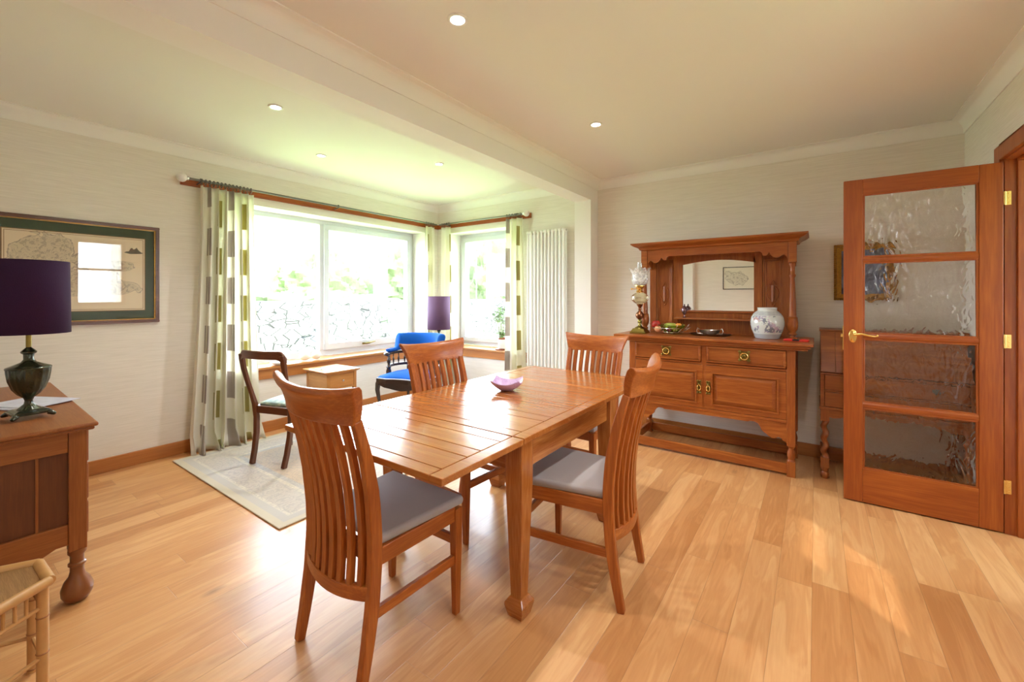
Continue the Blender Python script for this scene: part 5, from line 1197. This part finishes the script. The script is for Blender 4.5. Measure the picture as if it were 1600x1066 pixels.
for s in (-1, 1):
    m = MB(); o_ = Vector((s*.7, .7, 0)).normalized(); b0 = Vector((s*.262, .215, 0))
    m.tube([b0+o_*e+Vector((0, 0, z)) for z, e in ((.42, -.005), (.37, .012), (.31, .018), (.22, .004), (.12, -.016), (.04, -.012), (0, .004))], [(.026, .026), (.027, .027), (.023, .023), (.017, .017), (.013, .013), (.013, .013), (.017, .017)], sec=[(math.cos(PI/4*k), math.sin(PI/4*k)) for k in range(8)], up=(1, 0, 0)); m.build('cabriole_leg', BLACKWOOD[2], t)
    m = MB(); c = arcpt(s*math.radians(104), R-.008); m.lathe([(.018, .42), (.026, .44), (.028, .47), (.020, .50), (.026, .515), (.016, .53), (.012, .545), (.018, .565), (.018, .59), (.010, .61), (.012, .65)], c, 14); m.build('arm_support', BLACKWOOD[2], t)
for a in (-40, 0, 40):
    a = math.radians(a); m = MB(); p = [arcpt(a, R-.03+o_, z=z) for z, o_ in ((.52, .02), (.42, .0), (.30, 0), (.12, .012), (0, .035))]
    m.tube(p, [.014, .016, .016, .013, .012], 8) if a else m.tube(p, [(.018, .016)]*4+[(.013, .012)], sec=sec, up=(0, 1, 0)); m.build('back_leg', BLACKWOOD[2], t)

# ------------------------------------------------------------------ lamps
URN = plain('bronze_green_glaze', (.030, .036, .018), .22, .35, var=.6, bscale=25, coat=.4)
def urn_lamp(loc, rz, lab, shade, sr, sh, s0, sc=1.0, mat=URN):
    t = thing('table_lamp', lab, 'lamp', loc, rz, group=None)
    m = MB(); m.box(-.072*sc, .072*sc, -.072*sc, .072*sc, .016, .028)
    m.taper(0, 0, .028, .036, .135*sc, .135*sc, .10*sc, .10*sc)
    for x in (-1, 1):
        for y in (-1, 1): m.tube([(x*.06*sc, y*.06*sc, .018), (x*.072*sc, y*.072*sc, .012), (x*.080*sc, y*.080*sc, .007)], [.012, .010, .006], 8)
    m.build('plinth', mat, t, bevel=.003)
    m = MB(); m.lathe([(.048*sc, .034), (.034*sc, .044), (.018*sc, .058), (.015*sc, .072), (.020*sc, .084), (.042*sc, .100), (.062*sc, .125), (.076*sc, .160), (.082*sc, .195), (.083*sc, .212)], (0,0,0), 64, flute=.028, nfl=16); m.build('urn', mat, t, ang=60)
    m = MB(); m.lathe([(.086*sc, .210), (.087*sc, .214), (.084*sc, .218), (.060*sc, .226), (.030*sc, .238), (.020*sc, .250), (.021*sc, .272), (.030*sc, .278), (.031*sc, .283), (.022*sc, .292), (.010*sc, .302), (.010*sc, .305)], (0,0,0), 32); m.build('urn_lid', mat, t)
    m = MB(); m.cyl((0,0,.303), (0,0,s0+.05), .009).torus((0,0,s0+.045), .012, .004); 
    for k in range(3): a = 2*PI*k/3; m.cyl((0, 0, s0+.045), (sr*.985*math.cos(a), sr*.985*math.sin(a), s0+.03), .0015, n=5)
    m.build('brass_stem', OLDBRASS, t)
    m = MB(); m.lathe([(.0, s0+.06), (.02, s0+.07), (.03, s0+.10), (.02, s0+.13), (0, s0+.14)], (0,0,0), 16); m.build('bulb', plain('unlit_bulb', (.8, .8, .78), .2), t)
    m = MB(); n = 48; vs_ = [(r*math.cos(2*PI*i/n), r*math.sin(2*PI*i/n), z) for r, z in ((sr, s0), (sr*.97, s0+sh)) for i in range(n)]
    m.add(vs_, [(i, (i+1) % n, n+(i+1) % n, n+i) for i in range(n)], True); m.build('lamp_shade', shade, t, solid=.003)
    return t
urn_lamp((-2.782, .288, .7415), math.radians(8), 'bronze urn table lamp with deep purple drum shade on the low chest', PURPLE, .128, .315, .362, sc=.81)
# ------------------------------------------------------------------ low chest at the left
t = thing('chest', 'low oak chest on bulbous feet below the purple-shaded lamp', 'chest', (-3.15, .2, 0), math.radians(-1.5))
lx0, lx1, ly0, ly1 = -.645, .662, -.42, .238     # local; front faces +y, visible end is +x
m = MB(); m.box(lx0-.045, lx1+.030, ly0-.02, ly1+.030, .722, .738).box(lx0-.03, lx1+.02, ly0-.01, ly1+.02, .708, .722); m.build('top', CHEST[0], t, bevel=.006)
for x in (lx0, lx1-.05):
    for y in (ly0, ly1-.055):
        m = MB(); m.box(x, x+.05, y, y+.055, .215, .71); lg = m.build('leg', CHEST[2], t, bevel=.003)
        m = MB(); m.lathe([(.018, 0), (.036, .008), (.048, .03), (.050, .055), (.040, .085), (.026, .105), (.022, .125), (.022, .145), (.028, .150), (.028, .158), (.022, .163), (.022, .19), (.029, .20), (.029, .216)], (x+.025, y+.0275, 0), 28); m.build('bulb_foot', plain('turned_chest_foot', (.22, .075, .022), .28, coat=.3), lg)
m = MB(); m.box(lx1-.045, lx1-.005, ly0+.055, ly1-.055, .625, .708); m.build('end_rail', CHEST[1], t, bevel=.003)
m = MB(); m.prism([(ly0+.055, .33), (ly0+.055, .235), (ly0+.13, .225), (ly0+.20, .228), (ly0+.23, .245), (ly1-.23, .245), (ly1-.20, .228), (ly1-.13, .225), (ly1-.09, .245), (ly1-.055, .245), (ly1-.055, .33)], 0, lx1-.045, lx1-.005)
m.build('end_rail', CHEST[1], t, bevel=.003)
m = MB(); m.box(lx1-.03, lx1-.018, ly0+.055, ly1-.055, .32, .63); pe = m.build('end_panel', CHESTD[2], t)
m = MB(); m.box(lx1-.019, lx1-.012, ly1-.145, ly1-.137, .33, .625); m.build('panel_bead', CHEST[2], pe)
m = MB(); m.box(lx0+.05, lx1-.05, ly0+.01, ly0+.03, .23, .708).box(lx0+.005, lx0+.04, ly0+.055, ly1-.055, .24, .708).box(lx0+.05, lx1-.05, ly0+.03, ly1-.05, .25, .265); m.build('carcass', CHEST[0], t)
for (x0, x1) in ((lx0+.055, -.005), (.005, lx1-.055)):
    for (z0, z1) in ((.56, .70), (.40, .55), (.255, .39)):
        m = MB(); m.box(x0, x1, ly1-.03, ly1+.012, z0, z1); d = m.build('drawer', CHEST[0], t, bevel=.005)
        m = MB(); m.cyl(((x0+x1)/2, ly1+.012, (z0+z1)/2), ((x0+x1)/2, ly1+.03, (z0+z1)/2), .012); m.build('knob', OLDBRASS, d)
t = thing('newspaper', 'folded pale paper lying on the low chest behind the lamp', 'paper', (-3.12, .33, .7405), .5)
m = MB(); m.box(-.17, .12, -.12, .10, 0, .003).box(-.15, .14, -.09, .11, .003, .006); m.build('pages', plain('pale_paper', (.55, .54, .62), .6, var=.25, bscale=18), t)
# ------------------------------------------------------------------ round table and lamp in the window corner
t = thing('lamp_table', 'small round dark table behind the blue chair in the window corner', 'table', (-3.77, 3.74, 0))
m = MB(); m.lathe([(0, .535), (.15, .535), (.158, .545), (.158, .553), (.15, .558), (0, .558)], (0,0,0), 40); m.build('top', MAHOG[0], t)
m = MB(); m.lathe([(.04, .14), (.045, .17), (.022, .20), (.018, .26), (.03, .32), (.018, .38), (.015, .48), (.03, .52), (.06, .535)], (0,0,0), 20); m.build('column', MAHOG[2], t)
for k in range(3): a = 2*PI*k/3+.5; m = MB(); m.tube([(.02*math.cos(a), .02*math.sin(a), .17), (.09*math.cos(a), .09*math.sin(a), .14), (.15*math.cos(a), .15*math.sin(a), .05), (.18*math.cos(a), .18*math.sin(a), .012)], [.018, .016, .013, .012], 8); m.build('leg', MAHOG[0], t)
urn_lamp((-3.77, 3.74, .5585), 0, 'table lamp with tall mauve cylinder shade in the window corner', MAUVE, .138, .405, .300, sc=.75)

# ------------------------------------------------------------------ hexagonal bamboo stand
t = thing('bamboo_stand', 'low hexagonal bamboo stand with woven top in the near left corner', 'stand', (-2.075, .11, 0), 0)
BAM = plain('bamboo_cane', (.52, .28, .10), .35, var=.18, bscale=25, coat=.2); BAMD = plain('bamboo_node', (.30, .12, .04), .5)
WOV = woods('woven_cane', (.42, .23, .09), (.24, .12, .04), rough=.5, scale=22)
R6 = .155; a0 = math.radians(62)
cs = [(R6*math.cos(a0+PI/3*k), R6*math.sin(a0+PI/3*k)) for k in range(6)]
H6 = .365
for k in range(6):
    x, y = cs[k]; x2, y2 = cs[(k+1) % 6]; q = .93
    m = MB(); m.cyl((x*q, y*q, 0), (x*q, y*q, H6-.02), .0145, n=14); lg = m.build('leg', BAM, t)
    for z in (.012, .13, .245): m = MB(); m.torus((x*q, y*q, z), .0135, .0028, n=16, m=6); m.build('node', BAMD, lg)
    m = MB(); m.cyl((x*1.03, y*1.03, H6-.012), (x2*1.03, y2*1.03, H6-.012), .0155, n=12); m.build('top_rim', BAM, t)
    for z in (.115, .275): m = MB(); m.cyl((x*q, y*q, z), (x2*q, y2*q, z), .0068, n=8); m.build('stretcher', BAM, t)
    for f in (.3, .5, .7): m = MB(); m.cyl(((x+(x2-x)*f)*q, (y+(y2-y)*f)*q, .275), ((x+(x2-x)*f)*q, (y+(y2-y)*f)*q, H6-.02), .005, n=8); m.build('spindle', BAM, t)
m = MB(); m.prism([(x*.98, y*.98) for x, y in cs], 2, H6-.022, H6-.010); m.build('woven_top', WOV[0], t)

# ------------------------------------------------------------------ outside the windows
def out(name, m, mat, label=None, cat=None, **k):
    o = m.build(name, mat, **k)
    if label: tag(o, label, cat)
    return o
LAWN, n_, l_, b_ = nt('lawn_grass'); b_.inputs['Roughness'].default_value = .9
tx = n_.new('ShaderNodeTexCoord'); vo = n_.new('ShaderNodeTexNoise'); vo.inputs['Scale'].default_value = 3; vo.inputs['Detail'].default_value = 8; l_.new(tx.outputs['Object'], vo.inputs['Vector'])
crr = n_.new('ShaderNodeValToRGB'); crr.color_ramp.elements[0].position = .3; crr.color_ramp.elements[0].color = (.25, .36, .10, 1); crr.color_ramp.elements[1].position = .7; crr.color_ramp.elements[1].color = (.36, .48, .15, 1)
l_.new(vo.outputs['Fac'], crr.inputs[0]); l_.new(crr.outputs[0], b_.inputs['Base Color'])
m = MB(); m.box(-60, 30, -30, 60, -.6, -.35); m.build('ground', LAWN, kind='structure')
STN, n_, l_, b_ = nt('dry_stone_wall'); b_.inputs['Roughness'].default_value = .9
tx = n_.new('ShaderNodeTexCoord'); mp = n_.new('ShaderNodeMapping'); mp.inputs['Scale'].default_value = (3.2, 3.2, 8); l_.new(tx.outputs['Object'], mp.inputs[0])
vo = n_.new('ShaderNodeTexVoronoi'); vo.feature = 'DISTANCE_TO_EDGE'; vo.inputs['Scale'].default_value = 1; l_.new(mp.outputs[0], vo.inputs['Vector'])
crr = n_.new('ShaderNodeValToRGB'); crr.color_ramp.elements[0].position = .02; crr.color_ramp.elements[0].color = (.016, .014, .012, 1); crr.color_ramp.elements[1].position = .08; crr.color_ramp.elements[1].color = (.26, .25, .23, 1)
l_.new(vo.outputs['Distance'], crr.inputs[0]); l_.new(crr.outputs[0], b_.inputs['Base Color'])
m = MB(); m.box(-10.4, -9.9, -8, 13.5, -.35, 1.15); out('garden_wall', m, STN, 'dry stone garden wall outside the large window', 'wall')
m = MB(); m.box(-9.89, 4, 13.0, 13.5, -.35, 1.15); out('garden_wall', m, STN, 'dry stone garden wall outside the narrow window', 'wall')
HEDGE = plain('hedge_leaves', (.085, .11, .045), .8, var=.6, bscale=9, bump=1)
def blob(m, c, r, sc, rnd, n=44, rough=.2):
    k0 = len(m.v); m.ball(c, r, n*2, sc)
    for i in range(k0, len(m.v)):
        v = Vector(m.v[i]); d = (v-Vector(c)); f = 1+rough*(math.sin(v.x*2.1/r+c[0])*math.sin(v.y*3.3/r+c[1])*math.cos(v.z*3.2/r)+.45*math.sin(v.x*9/r)*math.sin(v.z*8/r+v.y*7/r)+rnd.uniform(-.3, .3)); m.v[i] = tuple(Vector(c)+d*f)
rnd = random.Random(2)
for i, (x, y, z, r, sc, lab) in enumerate([
    (-13, 7.5, .6, 1.0, (1, 3.4, .8), 'low clipped hedge beyond the stone wall, seen in the left pane'),
    (-22, 13, 1.6, 1.9, (1, 1.3, 1), 'round garden shrub in the distance through the left pane'),
    (-22, 19, 2.0, 2.2, (1, 1.2, 1.1), 'leafy tree in the distance through the opening pane'),
    (-17, 16.5, .8, 1.2, (1, 1.3, .9), 'dark shrub near the far house'),
    (-18, 24, 2.2, 2.4, (1, 1.1, 1.2), 'tall tree beside the far house roof')]):
    m = MB(); blob(m, (x, y, z), r, sc, rnd); out('shrub', m, HEDGE, lab, 'shrub')
t = thing('far_house', 'pale house with grey roof far beyond the garden wall', 'house', (-30, 27, -.35))
m = MB(); m.box(-3, 3, -4, 4, 0, 3.2); m.build('walls', plain('pale_render', (.30, .29, .28), .8), t)
m = MB(); m.prism([(-3.5, 3.1), (3.5, 3.1), (0, 4.9)], 1, -4.4, 4.4); m.build('roof', plain('grey_slates', (.05, .055, .06), .7, var=.3, bscale=6), t)
m = MB(); m.box(3.0, 3.03, -2.5, -1.2, 1, 2.2).box(3.0, 3.03, 1.0, 2.6, 1, 2.2); m.build('window', plain('dark_window_glass', (.05, .06, .08), .1), t)

for o in bpy.data.objects:
    if '_o' in o: del o['_o']
